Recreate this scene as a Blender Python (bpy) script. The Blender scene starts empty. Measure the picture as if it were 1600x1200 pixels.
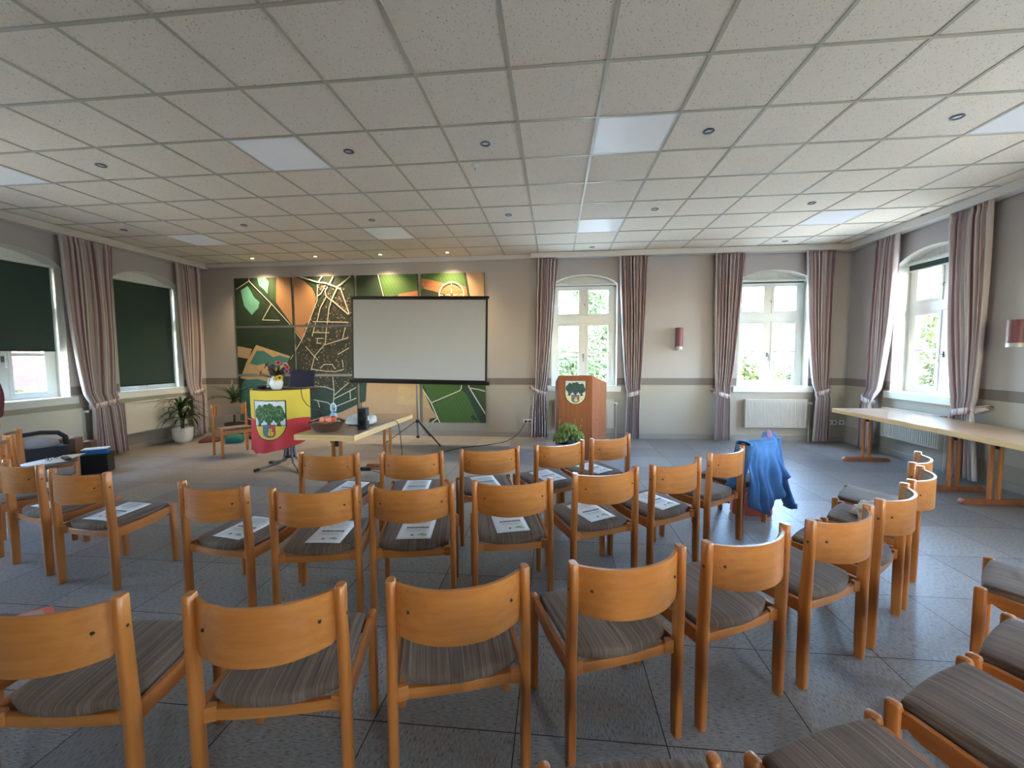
import bpy, bmesh, math, random
from mathutils import Vector, Matrix
PI = math.pi
random.seed(7)
SC = bpy.context.scene
COL = SC.collection

# ------------------------------------------------------------------ camera, sky, sun, exposure
F_PX, YAW, PITCH, ROLL = 655.06, 0.1007, -0.06818, -0.00521
def cam_axes():
    cy, sy, cp, sp = math.cos(YAW), math.sin(YAW), math.cos(PITCH), math.sin(PITCH)
    f = Vector((-sy*cp, cy*cp, sp)); r0 = Vector((cy, sy, 0)); u0 = r0.cross(f)
    cr, sr = math.cos(ROLL), math.sin(ROLL)
    return cr*r0 + sr*u0, -sr*r0 + cr*u0, f
_r, _u, _f = cam_axes()
EYE = Vector((0, 0, 1.545))
cd = bpy.data.cameras.new('camera'); cam = bpy.data.objects.new('camera', cd); COL.objects.link(cam)
cd.sensor_fit = 'HORIZONTAL'; cd.sensor_width = 36.0; cd.lens = F_PX/1600*36.0
cd.clip_start = 0.02; cd.clip_end = 300
cam.matrix_world = Matrix(((_r.x, _u.x, -_f.x, 0), (_r.y, _u.y, -_f.y, 0), (_r.z, _u.z, -_f.z, EYE.z), (0, 0, 0, 1)))
SC.camera = cam

W = bpy.data.worlds.new('world'); SC.world = W; W.use_nodes = True
wn = W.node_tree.nodes; wl = W.node_tree.links
sky = wn.new('ShaderNodeTexSky'); sky.sky_type = 'NISHITA'; sky.sun_disc = False
sky.sun_elevation = math.radians(38); sky.sun_rotation = math.radians(172); sky.air_density = 1.0; sky.dust_density = 1.2
hs = wn.new('ShaderNodeHueSaturation'); hs.inputs['Saturation'].default_value = 1.08
wl.new(sky.outputs[0], hs.inputs['Color']); wl.new(hs.outputs[0], wn['Background'].inputs[0])
wn['Background'].inputs[1].default_value = 5.0
sl = bpy.data.lights.new('sun', 'SUN'); sl.energy = 7.0; sl.angle = math.radians(0.6); sl.color = (1, .96, .90)
so = bpy.data.objects.new('sun', sl); COL.objects.link(so)
so.rotation_euler = Vector((-0.27, 1.0, -0.85)).to_track_quat('-Z', 'Y').to_euler()   # from behind the building: direct sun enters only by the added rear window
SC.view_settings.view_transform = 'Standard'; SC.view_settings.look = 'None'
SC.view_settings.gamma = 1.0; SC.view_settings.use_curve_mapping = False
SC.view_settings.exposure = 1.58
try:
    SC.cycles.use_denoising = True; SC.cycles.denoiser = 'OPENIMAGEDENOISE'
    SC.cycles.max_bounces = 10; SC.cycles.diffuse_bounces = 6; SC.cycles.glossy_bounces = 4
    SC.cycles.transparent_max_bounces = 12; SC.cycles.sample_clamp_indirect = 8.0
    SC.cycles.caustics_reflective = False; SC.cycles.caustics_refractive = False
except Exception:
    pass

# ------------------------------------------------------------------ helpers: mesh builder
class MB:
    def __init__(self): self.v = []; self.f = []; self.m = []; self.uv = None
    def add(self, vs, fs, mi=0):
        o = len(self.v); self.v += [tuple(x) for x in vs]
        for f in fs: self.f.append([i+o for i in f]); self.m.append(mi)
        return self
    def box(self, c, s, rz=0, mi=0, rx=0, ry=0):
        M = Matrix.Rotation(rz, 3, 'Z') @ Matrix.Rotation(ry, 3, 'Y') @ Matrix.Rotation(rx, 3, 'X'); c = Vector(c)
        vs = [c + M @ Vector((x*s[0]/2, y*s[1]/2, z*s[2]/2)) for z in (-1, 1) for y in (-1, 1) for x in (-1, 1)]
        return self.add(vs, [(0,2,3,1),(4,5,7,6),(0,1,5,4),(2,6,7,3),(0,4,6,2),(1,3,7,5)], mi)
    def bar(self, a, b, w, h, mi=0):
        a, b = Vector(a), Vector(b); d = (b-a).normalized()
        up = Vector((0,0,1)) if abs(d.z) < .9 else Vector((0,1,0))
        x = d.cross(up).normalized(); y = x.cross(d)
        vs = [p + x*w/2*i + y*h/2*j for p in (a, b) for i, j in ((-1,-1),(1,-1),(1,1),(-1,1))]
        return self.add(vs, [(3,2,1,0),(4,5,6,7),(0,1,5,4),(1,2,6,5),(2,3,7,6),(3,0,4,7)], mi)
    def rings(self, rs, cap=True, mi=0, closed=True):
        n = len(rs[0]); vs = [p for r in rs for p in r]; fs = []
        for k in range(len(rs)-1):
            for i in range(n if closed else n-1):
                j = (i+1) % n; fs.append((k*n+i, k*n+j, (k+1)*n+j, (k+1)*n+i))
        if cap and closed: fs.append(tuple(range(n-1, -1, -1))); fs.append(tuple((len(rs)-1)*n+i for i in range(n)))
        return self.add(vs, fs, mi)
    def tube(self, pts, r, n=10, mi=0, cap=True):
        pts = [Vector(p) for p in pts]; R = r if isinstance(r, (list, tuple)) else [r]*len(pts)
        rs = []; px = None
        for k, p in enumerate(pts):
            d = (pts[min(k+1, len(pts)-1)] - pts[max(k-1, 0)]).normalized()
            if px is None:
                up = Vector((0,0,1)) if abs(d.z) < .9 else Vector((1,0,0)); px = d.cross(up).normalized()
            else:
                px = (px - d*px.dot(d)).normalized()
            py = d.cross(px)
            rs.append([p + (px*math.cos(2*PI*i/n) + py*math.sin(2*PI*i/n))*R[k] for i in range(n)])
        return self.rings(rs, cap, mi)
    def lathe(self, prof, c=(0,0,0), n=24, mi=0, cap=True, sx=1, sy=1):
        c = Vector(c)
        return self.rings([[c + Vector((r*sx*math.cos(2*PI*i/n), r*sy*math.sin(2*PI*i/n), z)) for i in range(n)] for r, z in prof], cap, mi)
    def prism(self, poly, fn, a, b, mi=0):          # poly of 2D points, fn(p, t) -> 3D
        n = len(poly); vs = [fn(p, a) for p in poly] + [fn(p, b) for p in poly]
        return self.add(vs, [tuple(range(n-1, -1, -1)), tuple(range(n, 2*n))] + [(i, (i+1) % n, n+(i+1) % n, n+i) for i in range(n)], mi)
    def grid(self, fn, nu, nv, mi=0, closed_u=False):
        vs = [fn(i/nu, j/nv) for j in range(nv+1) for i in range(nu+1)]
        return self.add(vs, [(j*(nu+1)+i, j*(nu+1)+i+1, (j+1)*(nu+1)+i+1, (j+1)*(nu+1)+i) for j in range(nv) for i in range(nu)], mi)
    def ball(self, c, r, n=16, m=10, mi=0, sc=(1,1,1)):
        c = Vector(c); vs = [c + Vector((0,0,-r*sc[2]))]; fs = []
        for j in range(1, m):
            t = -PI/2 + PI*j/m
            for i in range(n): vs.append(c + Vector((r*sc[0]*math.cos(t)*math.cos(2*PI*i/n), r*sc[1]*math.cos(t)*math.sin(2*PI*i/n), r*sc[2]*math.sin(t))))
        vs.append(c + Vector((0,0,r*sc[2])))
        for i in range(n):
            j = (i+1) % n; fs.append((0, 1+j, 1+i)); fs.append((len(vs)-1, 1+(m-2)*n+i, 1+(m-2)*n+j))
            for k in range(m-2): fs.append((1+k*n+i, 1+k*n+j, 1+(k+1)*n+j, 1+(k+1)*n+i))
        return self.add(vs, fs, mi)
    def build(self, name, mats, parent=None, smooth=True, bevel=0, angle=40, solid=0, subsurf=0, fixn=True):
        me = bpy.data.meshes.new(name); me.from_pydata(self.v, [], self.f)
        if not isinstance(mats, (list, tuple)): mats = [mats]
        for m in mats: me.materials.append(m)
        me.polygons.foreach_set('material_index', self.m)
        if self.uv:
            ul = me.uv_layers.new(name='uv')
            for l in me.loops: ul.data[l.index].uv = self.uv[l.vertex_index]
        if fixn:
            bm = bmesh.new(); bm.from_mesh(me); bmesh.ops.recalc_face_normals(bm, faces=bm.faces); bm.to_mesh(me); bm.free()
        if smooth:
            me.polygons.foreach_set('use_smooth', [True]*len(me.polygons)); me.set_sharp_from_angle(angle=math.radians(angle))
        me.update()
        o = bpy.data.objects.new(name, me); COL.objects.link(o)
        if parent: o.parent = parent
        if bevel:
            b = o.modifiers.new('bevel', 'BEVEL'); b.width = bevel; b.segments = 2; b.limit_method = 'ANGLE'; b.angle_limit = math.radians(35)
        if solid:
            s = o.modifiers.new('solid', 'SOLIDIFY'); s.thickness = solid; s.offset = 0
        if subsurf:
            s = o.modifiers.new('sub', 'SUBSURF'); s.levels = subsurf; s.render_levels = subsurf
        return o

def tag(o, label=None, cat=None, group=None, kind=None):
    if label: o['label'] = label
    if cat: o['category'] = cat
    if group: o['group'] = group
    if kind: o['kind'] = kind
    return o
def thing(name, label, cat, loc=(0,0,0), rz=0, group=None):
    o = bpy.data.objects.new(name, None); COL.objects.link(o); o.empty_display_size = .1
    o.location = loc; o.rotation_euler = (0, 0, rz)
    return tag(o, label, cat, group)
def copy_tree(o, parent=None):
    c = o.copy(); COL.objects.link(c)
    if parent: c.parent = parent
    for ch in o.children: copy_tree(ch, c)
    return c
def struct(o): o['kind'] = 'structure'; return o

# ------------------------------------------------------------------ helpers: materials
def lin(r, g, b):
    f = lambda c: (c/255/12.92) if c/255 <= .04045 else ((c/255+.055)/1.055)**2.4
    return (f(r), f(g), f(b), 1)
class G:
    def __init__(self, name):
        self.m = bpy.data.materials.new(name); self.m.use_nodes = True; self.t = self.m.node_tree
        self.b = self.t.nodes['Principled BSDF']; self.out = self.t.nodes['Material Output']
    def n(self, typ, props=None, **ins):
        x = self.t.nodes.new('ShaderNode'+typ)
        for k, v in (props or {}).items(): setattr(x, k, v)
        for k, v in ins.items():
            key = int(k[1:]) if k[0] == 'i' and k[1:].isdigit() else k.replace('_', ' ')
            self.set(x.inputs[key], v)
        return x
    def set(self, sock, v):
        if isinstance(v, bpy.types.NodeSocket): self.t.links.new(v, sock)
        elif hasattr(v, 'outputs'): self.t.links.new(v.outputs[0], sock)
        else: sock.default_value = v
    def math(self, op, a, b=0.0, c=0.0):
        x = self.n('Math', {'operation': op}); self.set(x.inputs[0], a); self.set(x.inputs[1], b); self.set(x.inputs[2], c); return x.outputs[0]
    def mix(self, fac, a, b, blend='MIX'):
        x = self.n('Mix', {'data_type': 'RGBA', 'blend_type': blend}); self.set(x.inputs[0], fac); self.set(x.inputs[6], a); self.set(x.inputs[7], b); return x.outputs[2]
    def ramp(self, fac, stops, interp='LINEAR'):
        x = self.n('ValToRGB'); x.color_ramp.interpolation = interp; e = x.color_ramp.elements
        while len(e) < len(stops): e.new(.5)
        for i, (p, c) in enumerate(stops): e[i].position = p; e[i].color = c
        self.set(x.inputs[0], fac); return x.outputs[0]
    def coord(self, which='Object', scale=(1,1,1), loc=(0,0,0), rot=(0,0,0)):
        tc = self.n('TexCoord'); mp = self.n('Mapping'); self.t.links.new(tc.outputs[which], mp.inputs[0])
        mp.inputs['Scale'].default_value = scale; mp.inputs['Location'].default_value = loc; mp.inputs['Rotation'].default_value = rot
        return mp.outputs[0]
    def pos(self): return self.n('NewGeometry').outputs['Position']
    def noise(self, vec, scale, detail=3, rough=.55): return self.n('TexNoise', Vector=vec, Scale=scale, Detail=detail, Roughness=rough).outputs[0]
    def bump(self, h, strength=.3, dist=.005):
        b = self.n('Bump', Height=h, Strength=strength, Distance=dist); self.t.links.new(b.outputs[0], self.b.inputs['Normal'])
    def base(self, c): self.set(self.b.inputs['Base Color'], c)
    def p(self, **k):
        for a, v in k.items(): self.set(self.b.inputs[a.replace('_', ' ')], v)
        return self
def plain(name, rgb, rough=.5, metal=0, var=.06, scale=40, bump=0, **k):
    g = G(name); c = lin(*rgb)
    nz = g.noise(g.coord('Object'), scale, 3)
    d = tuple(x*(1-var) for x in c[:3]) + (1,); l = tuple(min(1, x*(1+var)) for x in c[:3]) + (1,)
    g.base(g.mix(nz, d, l)); g.p(Roughness=rough, Metallic=metal)
    if bump: g.bump(nz, bump, .003)
    for a, v in k.items(): g.set(g.b.inputs[a.replace('_', ' ')], v)
    return g.m
def wood(name, dark, light, axis='z', rough=.35, freq=1.0):
    g = G(name); sc = {'x': (1.2, 22, 22), 'y': (22, 1.2, 22), 'z': (22, 22, 1.2)}[axis]
    v = g.coord('Object', tuple(s*freq for s in sc))
    rnd = g.n('ObjectInfo').outputs['Random']
    off = g.n('VectorMath', {'operation': 'ADD'}, i0=v); cx = g.n('CombineXYZ', X=g.math('MULTIPLY', rnd, 37.0), Y=g.math('MULTIPLY', rnd, 11.0), Z=g.math('MULTIPLY', rnd, 23.0))
    g.set(off.inputs[1], cx)
    a = g.noise(off.outputs[0], 1.6, 4, .6)
    wv = g.n('TexWave', {'wave_type': 'BANDS', 'bands_direction': {'x': 'Z', 'y': 'X', 'z': 'X'}[axis]}, Vector=off.outputs[0], Scale=.35, Distortion=4.0, Detail=2.0).outputs[0]
    f = g.math('ADD', g.math('MULTIPLY', a, .85), g.math('MULTIPLY', wv, .07))
    c = g.ramp(f, [(.2, lin(*dark)), (.75, lin(*light))])
    hsv = g.n('HueSaturation', Color=c, Value=g.math('ADD', .94, g.math('MULTIPLY', rnd, .12)))
    g.base(hsv.outputs[0]); g.p(Roughness=rough); g.b.inputs['Coat Weight'].default_value = .25; g.b.inputs['Coat Roughness'].default_value = .25
    g.bump(a, .04, .002)
    return g.m

M = {}
M['beech'] = wood('beech_upright', (160,90,36), (188,118,54), 'z')
M['beech_h'] = wood('beech_across', (164,94,38), (192,126,60), 'x')
M['beech_y'] = wood('beech_along', (156,86,34), (182,112,50), 'y')
M['birch_x'] = wood('table_edge_across', (200,160,105), (226,192,142), 'x')
M['birch_y'] = wood('table_edge_along', (200,160,105), (226,192,142), 'y')
M['tabletop'] = plain('table_laminate', (166,136,108), .28, var=.04, scale=60)
M['lectern'] = wood('lectern_veneer', (132,74,42), (164,100,62), 'z', .4, .6)
M['screwdark'] = plain('dark_screw_cap', (32,24,18), .5)
M['black'] = plain('black_plastic', (22,22,24), .45)
M['blackmetal'] = plain('black_painted_metal', (26,26,30), .35, .3)
M['chrome'] = plain('chrome', (190,192,196), .2, 1.0, var=.02)
M['steel'] = plain('grey_steel', (120,124,132), .35, .8)
M['white'] = plain('white_lacquer', (225,226,224), .4, var=.02)
M['winwhite'] = plain('window_white_paint', (214,216,212), .35, var=.02)
M['trimwhite'] = plain('cornice_white_paint', (200,197,192), .55, var=.03)
M['radiator'] = plain('radiator_enamel', (202,198,188), .4, var=.02)
M['paper'] = plain('white_paper', (232,234,238), .6, var=.015)
M['ink'] = plain('printing_ink', (58,50,56), .7, var=.3, scale=300)
M['inkgreen'] = plain('printed_green', (150,176,140), .7)
M['brass'] = plain('warm_metal', (150,140,120), .3, .9)
M['screenwhite'] = plain('projection_fabric', (170,172,176), .75, var=.01)
M['ceramic'] = plain('white_ceramic', (228,230,234), .25, var=.01)
M['soil'] = plain('plant_soil', (52,40,30), .9, var=.3, bump=.5)

def fabric_stripes(name, stops, sx=190, rough=.9, sheen=.08):
    g = G(name); v = g.coord('Object', (sx, 1.6, 6))
    rnd = g.n('ObjectInfo').outputs['Random']
    off = g.n('VectorMath', {'operation': 'ADD'}, i0=v); g.set(off.inputs[1], g.n('CombineXYZ', X=g.math('MULTIPLY', rnd, 60.0)))
    a = g.noise(off.outputs[0], 1.0, 3, .75)
    fine = g.noise(g.coord('Object', (1,1,1)), 420, 2)
    c = g.ramp(g.math('ADD', a, g.math('MULTIPLY', g.math('SUBTRACT', fine, .5), .18)), stops)
    g.base(c); g.p(Roughness=rough); g.b.inputs['Sheen Weight'].default_value = sheen; g.bump(fine, .25, .002)
    return g.m
M['seat'] = fabric_stripes('striped_seat_fabric', [(.26, lin(62,48,40)), (.45, lin(96,78,66)), (.57, lin(112,92,78)), (.74, lin(156,134,110))])
M['backpad'] = plain('grey_back_fabric', (128,110,98), .9, var=.12, scale=200, bump=.2)

def m_wall():
    g = G('painted_wall'); z = g.n('SeparateXYZ', Vector=g.pos()).outputs['Z']
    n1 = g.noise(g.pos(), 1.3, 4); n2 = g.noise(g.pos(), 60, 3)
    up = g.mix(n1, lin(166,161,159), lin(173,169,168)); lo = g.mix(n1, lin(166,158,146), lin(173,166,154)); band = g.mix(n1, lin(117,108,102), lin(124,116,109))
    base = g.mix(n1, lin(150,143,132), lin(158,150,140))
    c = g.mix(g.math('GREATER_THAN', z, .285), base, lo); c = g.mix(g.math('GREATER_THAN', z, .992), c, band); c = g.mix(g.math('GREATER_THAN', z, 1.118), c, up)
    g.base(c); g.p(Roughness=.8); g.bump(n2, .12, .003); return g.m
M['wall'] = m_wall()
def m_wallfront():
    g = G('painted_front_wall'); z = g.n('SeparateXYZ', Vector=g.pos()).outputs['Z']
    n1 = g.noise(g.pos(), 1.3, 4); n2 = g.noise(g.pos(), 60, 3)
    up = g.mix(n1, lin(166,161,159), lin(173,169,168)); lo = g.mix(n1, lin(166,158,146), lin(173,166,154)); band = g.mix(n1, lin(117,108,102), lin(124,116,109))
    c = g.mix(g.math('GREATER_THAN', z, .992), lo, band); c = g.mix(g.math('GREATER_THAN', z, 1.118), c, up)
    g.base(c); g.p(Roughness=.8); g.bump(n2, .12, .003); return g.m
M['wallfront'] = m_wallfront()
M['reveal'] = plain('white_reveal_plaster', (206,204,192), .7, var=.02, scale=8)
M['skirting'] = plain('grey_skirting', (150,146,140), .5)

def m_floor():
    g = G('vinyl_floor_tiles'); s = g.n('SeparateXYZ', Vector=g.pos()); X, Y = s.outputs['X'], s.outputs['Y']
    T = .603; ux = g.math('DIVIDE', g.math('ADD', X, 12.217), T); uy = g.math('DIVIDE', g.math('SUBTRACT', Y, -10.45), T)
    fx, fy = g.math('FRACT', ux), g.math('FRACT', uy); ix, iy = g.math('FLOOR', ux), g.math('FLOOR', uy)
    def seam(f): return g.math('LESS_THAN', g.math('MINIMUM', f, g.math('SUBTRACT', 1.0, f)), .0042)
    sm = g.math('MAXIMUM', seam(fx), seam(fy))
    cid = g.n('TexWhiteNoise', {'noise_dimensions': '2D'}, Vector=g.n('CombineXYZ', X=ix, Y=iy)).outputs['Value']
    chk = g.math('MODULO', g.math('ADD', ix, iy), 2.0)
    def streak(sx, sy):
        return g.noise(g.n('CombineXYZ', X=g.math('ADD', g.math('MULTIPLY', X, sx), g.math('MULTIPLY', cid, 50.0)), Y=g.math('MULTIPLY', Y, sy), Z=0.0), 1.0, 3, .62)
    a = streak(170, 36); b = streak(36, 170)
    st = g.n('Mix', {'data_type': 'FLOAT'}); g.set(st.inputs[0], chk); g.set(st.inputs[2], a); g.set(st.inputs[3], b)
    st = st.outputs[0]
    la = g.noise(g.pos(), 6, 4)
    c = g.ramp(st, [(.34, lin(36,33,31)), (.39, lin(124,122,120)), (.52, lin(148,147,146)), (.74, lin(176,175,172))])
    c = g.mix(g.math('MULTIPLY', g.math('SUBTRACT', 1.0, la), .5), c, lin(134,128,122), 'MIX')
    hv = g.n('HueSaturation', Color=c, Value=g.math('ADD', .82, g.math('MULTIPLY', cid, .26)))
    c = g.mix(sm, hv.outputs[0], lin(20,20,20)); g.base(c)
    g.p(Roughness=g.math('ADD', .33, g.math('MULTIPLY', la, .12))); g.b.inputs['Specular IOR Level'].default_value = .42
    g.bump(g.math('SUBTRACT', 1.0, sm), .15, .001); return g.m
M['floor'] = m_floor()
def m_ceil():
    g = G('mineral_fibre_ceiling_tile'); P = g.pos()
    st = g.n('VectorMath', {'operation': 'MULTIPLY'}, i0=P); st.inputs[1].default_value = (120, 70, 1)
    nz = g.noise(st.outputs[0], 1.0, 3, .6); big = g.noise(P, 2, 2)
    pit = g.ramp(nz, [(.30, (0,0,0,1)), (.385, (1,1,1,1))])
    c = g.mix(pit, lin(136,128,116), g.mix(big, lin(236,224,206), lin(240,228,211))); g.base(c); g.p(Roughness=.9); g.bump(pit, .35, .004); return g.m
M['ceil'] = m_ceil()
M['grid'] = plain('ceiling_grid_paint', (184,177,160), .4, var=.02)

def m_glass():
    g = G('window_glass'); tr = g.n('BsdfTransparent', Color=(.96,.98,.97,1)); gl = g.n('BsdfGlossy', Color=(1,1,1,1), Roughness=.02)
    mx = g.n('MixShader', i0=.06, i1=tr, i2=gl); g.t.links.new(mx.outputs[0], g.out.inputs[0]); return g.m
M['glass'] = m_glass()
def m_curtain():
    g = G('striped_curtain_cloth'); uv = g.n('TexCoord').outputs['UV']; u = g.n('SeparateXYZ', Vector=uv).outputs['X']
    f = g.math('FRACT', u)
    cream, rose, mauve, brown = lin(218,210,208), lin(184,148,152), lin(150,114,124), lin(160,136,136)
    c = g.ramp(f, [(0, cream), (.20, rose), (.27, cream), (.36, mauve), (.50, brown), (.55, cream), (.70, rose), (.74, lin(200,186,186)), (.88, mauve), (.93, cream)], 'CONSTANT')
    nz = g.noise(g.coord('Object'), 300, 2); c = g.mix(.12, c, g.mix(nz, (0,0,0,1), (1,1,1,1)), 'OVERLAY')
    g.base(c); g.p(Roughness=.85); g.b.inputs['Sheen Weight'].default_value = .2
    tl = g.n('BsdfTranslucent', Color=c); mx = g.n('MixShader', i0=.28, i1=g.b.outputs[0], i2=tl); g.t.links.new(mx.outputs[0], g.out.inputs[0]); return g.m
M['curtain'] = m_curtain()
M['blind'] = plain('dark_green_blind', (40,60,54), .8, var=.08, scale=120)
def emit(name, col, s):
    g = G(name); g.p(Emission_Color=col, Emission_Strength=s, Base_Color=(.8,.8,.8,1), Roughness=.4); return g.m
M['panelglow'] = emit('light_panel_diffuser', (.93,.96,1,1), .03)
M['spotglow'] = emit('spot_bulb_lit', (1,.82,.55,1), 30)
def leaf(name, c1, c2, tr=.3, rough=.5):
    g = G(name); nz = g.noise(g.coord('Object'), 3.0, 3); r = g.n('ObjectInfo').outputs['Random']
    c = g.mix(nz, lin(*c1), lin(*c2)); g.base(c); g.p(Roughness=rough)
    tl = g.n('BsdfTranslucent', Color=c); mx = g.n('MixShader', i0=tr, i1=g.b.outputs[0], i2=tl); g.t.links.new(mx.outputs[0], g.out.inputs[0]); return g.m
M['treeleaf'] = leaf('tree_leaves', (24,42,16), (46,64,24), .2, .8)
M['treeleaf2'] = leaf('yellow_green_leaves', (34,48,12), (60,68,20), .2, .8)
M['plantleaf'] = leaf('dark_plant_leaf', (22,44,24), (44,72,36), .1, .35)
M['bark'] = plain('tree_bark', (84,70,56), .9, var=.3, bump=.5)
M['bounceground'] = plain('pale_bounce_ground', (200,190,170), .9, var=.3, scale=4)  # pale yard invented as a reflector, bounces daylight up to the ceiling

# ------------------------------------------------------------------ the room shell
XL, XR, YF, YB, H = -7.05, 5.08, 7.85, -4.6, 3.397
TH = .36
# windows: name -> (wall, centre along wall)
WINS = [('left', 4.84), ('left', 6.74), ('front', .545), ('front', 3.84), ('right', 6.30), ('left', 2.6), ('left', .7), ('right', 3.2), ('right', .6), ('back', 3.2)]  # last five are unseen rear windows, added to light the room
HALF, SILL_Z, SPRING, ARCH = .60, .97, 2.835, 3.012
def wmap(wall):
    if wall == 'front': return lambda s, d, z: Vector((s, YF-d, z))
    if wall == 'left': return lambda s, d, z: Vector((XL+d, s, z))
    if wall == 'right': return lambda s, d, z: Vector((XR-d, s, z))
    return lambda s, d, z: Vector((s, YB+d, z))
def arch_z(t): return SPRING + (ARCH-SPRING)*(1-t*t)**.75    # t in -1..1
def arch_pts(half, n=16, drop=0): return [(half*(-1+2*i/n), arch_z(-1+2*i/n)-drop) for i in range(n+1)]
def wall(name, wname, s0, s1, mat):
    P = wmap(wname); mb = MB(); cs = sorted(c for w, c in WINS if w == wname); cur = s0
    def slab(poly): mb.prism(poly, lambda p, t: P(p[0], t, p[1]), 0, -TH)
    for c in cs:
        slab([(cur, 0), (c-HALF, 0), (c-HALF, H), (cur, H)])
        slab([(c-HALF, 0), (c+HALF, 0), (c+HALF, SILL_Z), (c-HALF, SILL_Z)])
        top = [(c+x, z) for x, z in arch_pts(HALF)]
        for a, b in zip(top[:-1], top[1:]): slab([a, b, (b[0], H), (a[0], H)])
        cur = c+HALF
    slab([(cur, 0), (s1, 0), (s1, H), (cur, H)])
    return struct(mb.build(name, mat, smooth=False))
wall('wall_front', 'front', XL, XR, M['wallfront'])
wall('wall_left', 'left', YB, YF, M['wall'])
wall('wall_right', 'right', YB, YF, M['wall'])
wall('wall_back', 'back', XL, XR, M['wall'])
b = MB(); b.box(((XL+XR)/2, (YF+YB)/2, -.1), (XR-XL+2*TH, YF-YB+2*TH, .2)); struct(b.build('floor', M['floor'], smooth=False))
b = MB(); b.box(((XL+XR)/2, (YF+YB)/2, H+.1), (XR-XL+2*TH, YF-YB+2*TH, .2)); ceiling = struct(b.build('ceiling', M['ceil'], smooth=False))
GX0, GY0, GT = -.2916, 2.1996, .625
b = MB()
k = math.floor((XL-GX0)/GT)+1
while GX0+k*GT < XR-.1: b.box((GX0+k*GT, (YF+YB)/2, H-.003), (.024, YF-YB, .006)); k += 1
k = math.floor((YB-GY0)/GT)+1
while GY0+k*GT < YF-.02: b.box(((XL+XR)/2, GY0+k*GT, H-.0035), (XR-XL, .024, .007)); k += 1
b.build('ceiling_grid', M['grid'], ceiling, smooth=False)
def rbox(name, lo, hi, mat, bevel=.004, parent=None):
    b = MB(); b.box([(lo[i]+hi[i])/2 for i in range(3)], [hi[i]-lo[i] for i in range(3)]); return b.build(name, mat, parent, bevel=bevel)
struct(rbox('trim_1', (XL, YB, 3.285), (XL+.16, YF, H-.008), M['trimwhite']))
struct(rbox('trim_2', (XR-.16, YB, 3.285), (XR, YF, H-.008), M['trimwhite']))
struct(rbox('trim_3', (-.426, YF-.16, 3.295), (XR-.16, YF, H-.008), M['trimwhite']))
struct(rbox('trim_4', (XL+.16, YF-.05, 3.305), (-.426, YF, H-.008), M['trimwhite'], .012))
struct(rbox('baseboard_front', (XL, YF-.014, 0), (XR, YF, .10), M['skirting']))
struct(rbox('baseboard_left', (XL, YB, 0), (XL+.014, YF-.014, .07), M['skirting']))
struct(rbox('baseboard_right', (XR-.014, YB, 0), (XR, YF-.014, .10), M['skirting']))

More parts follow.
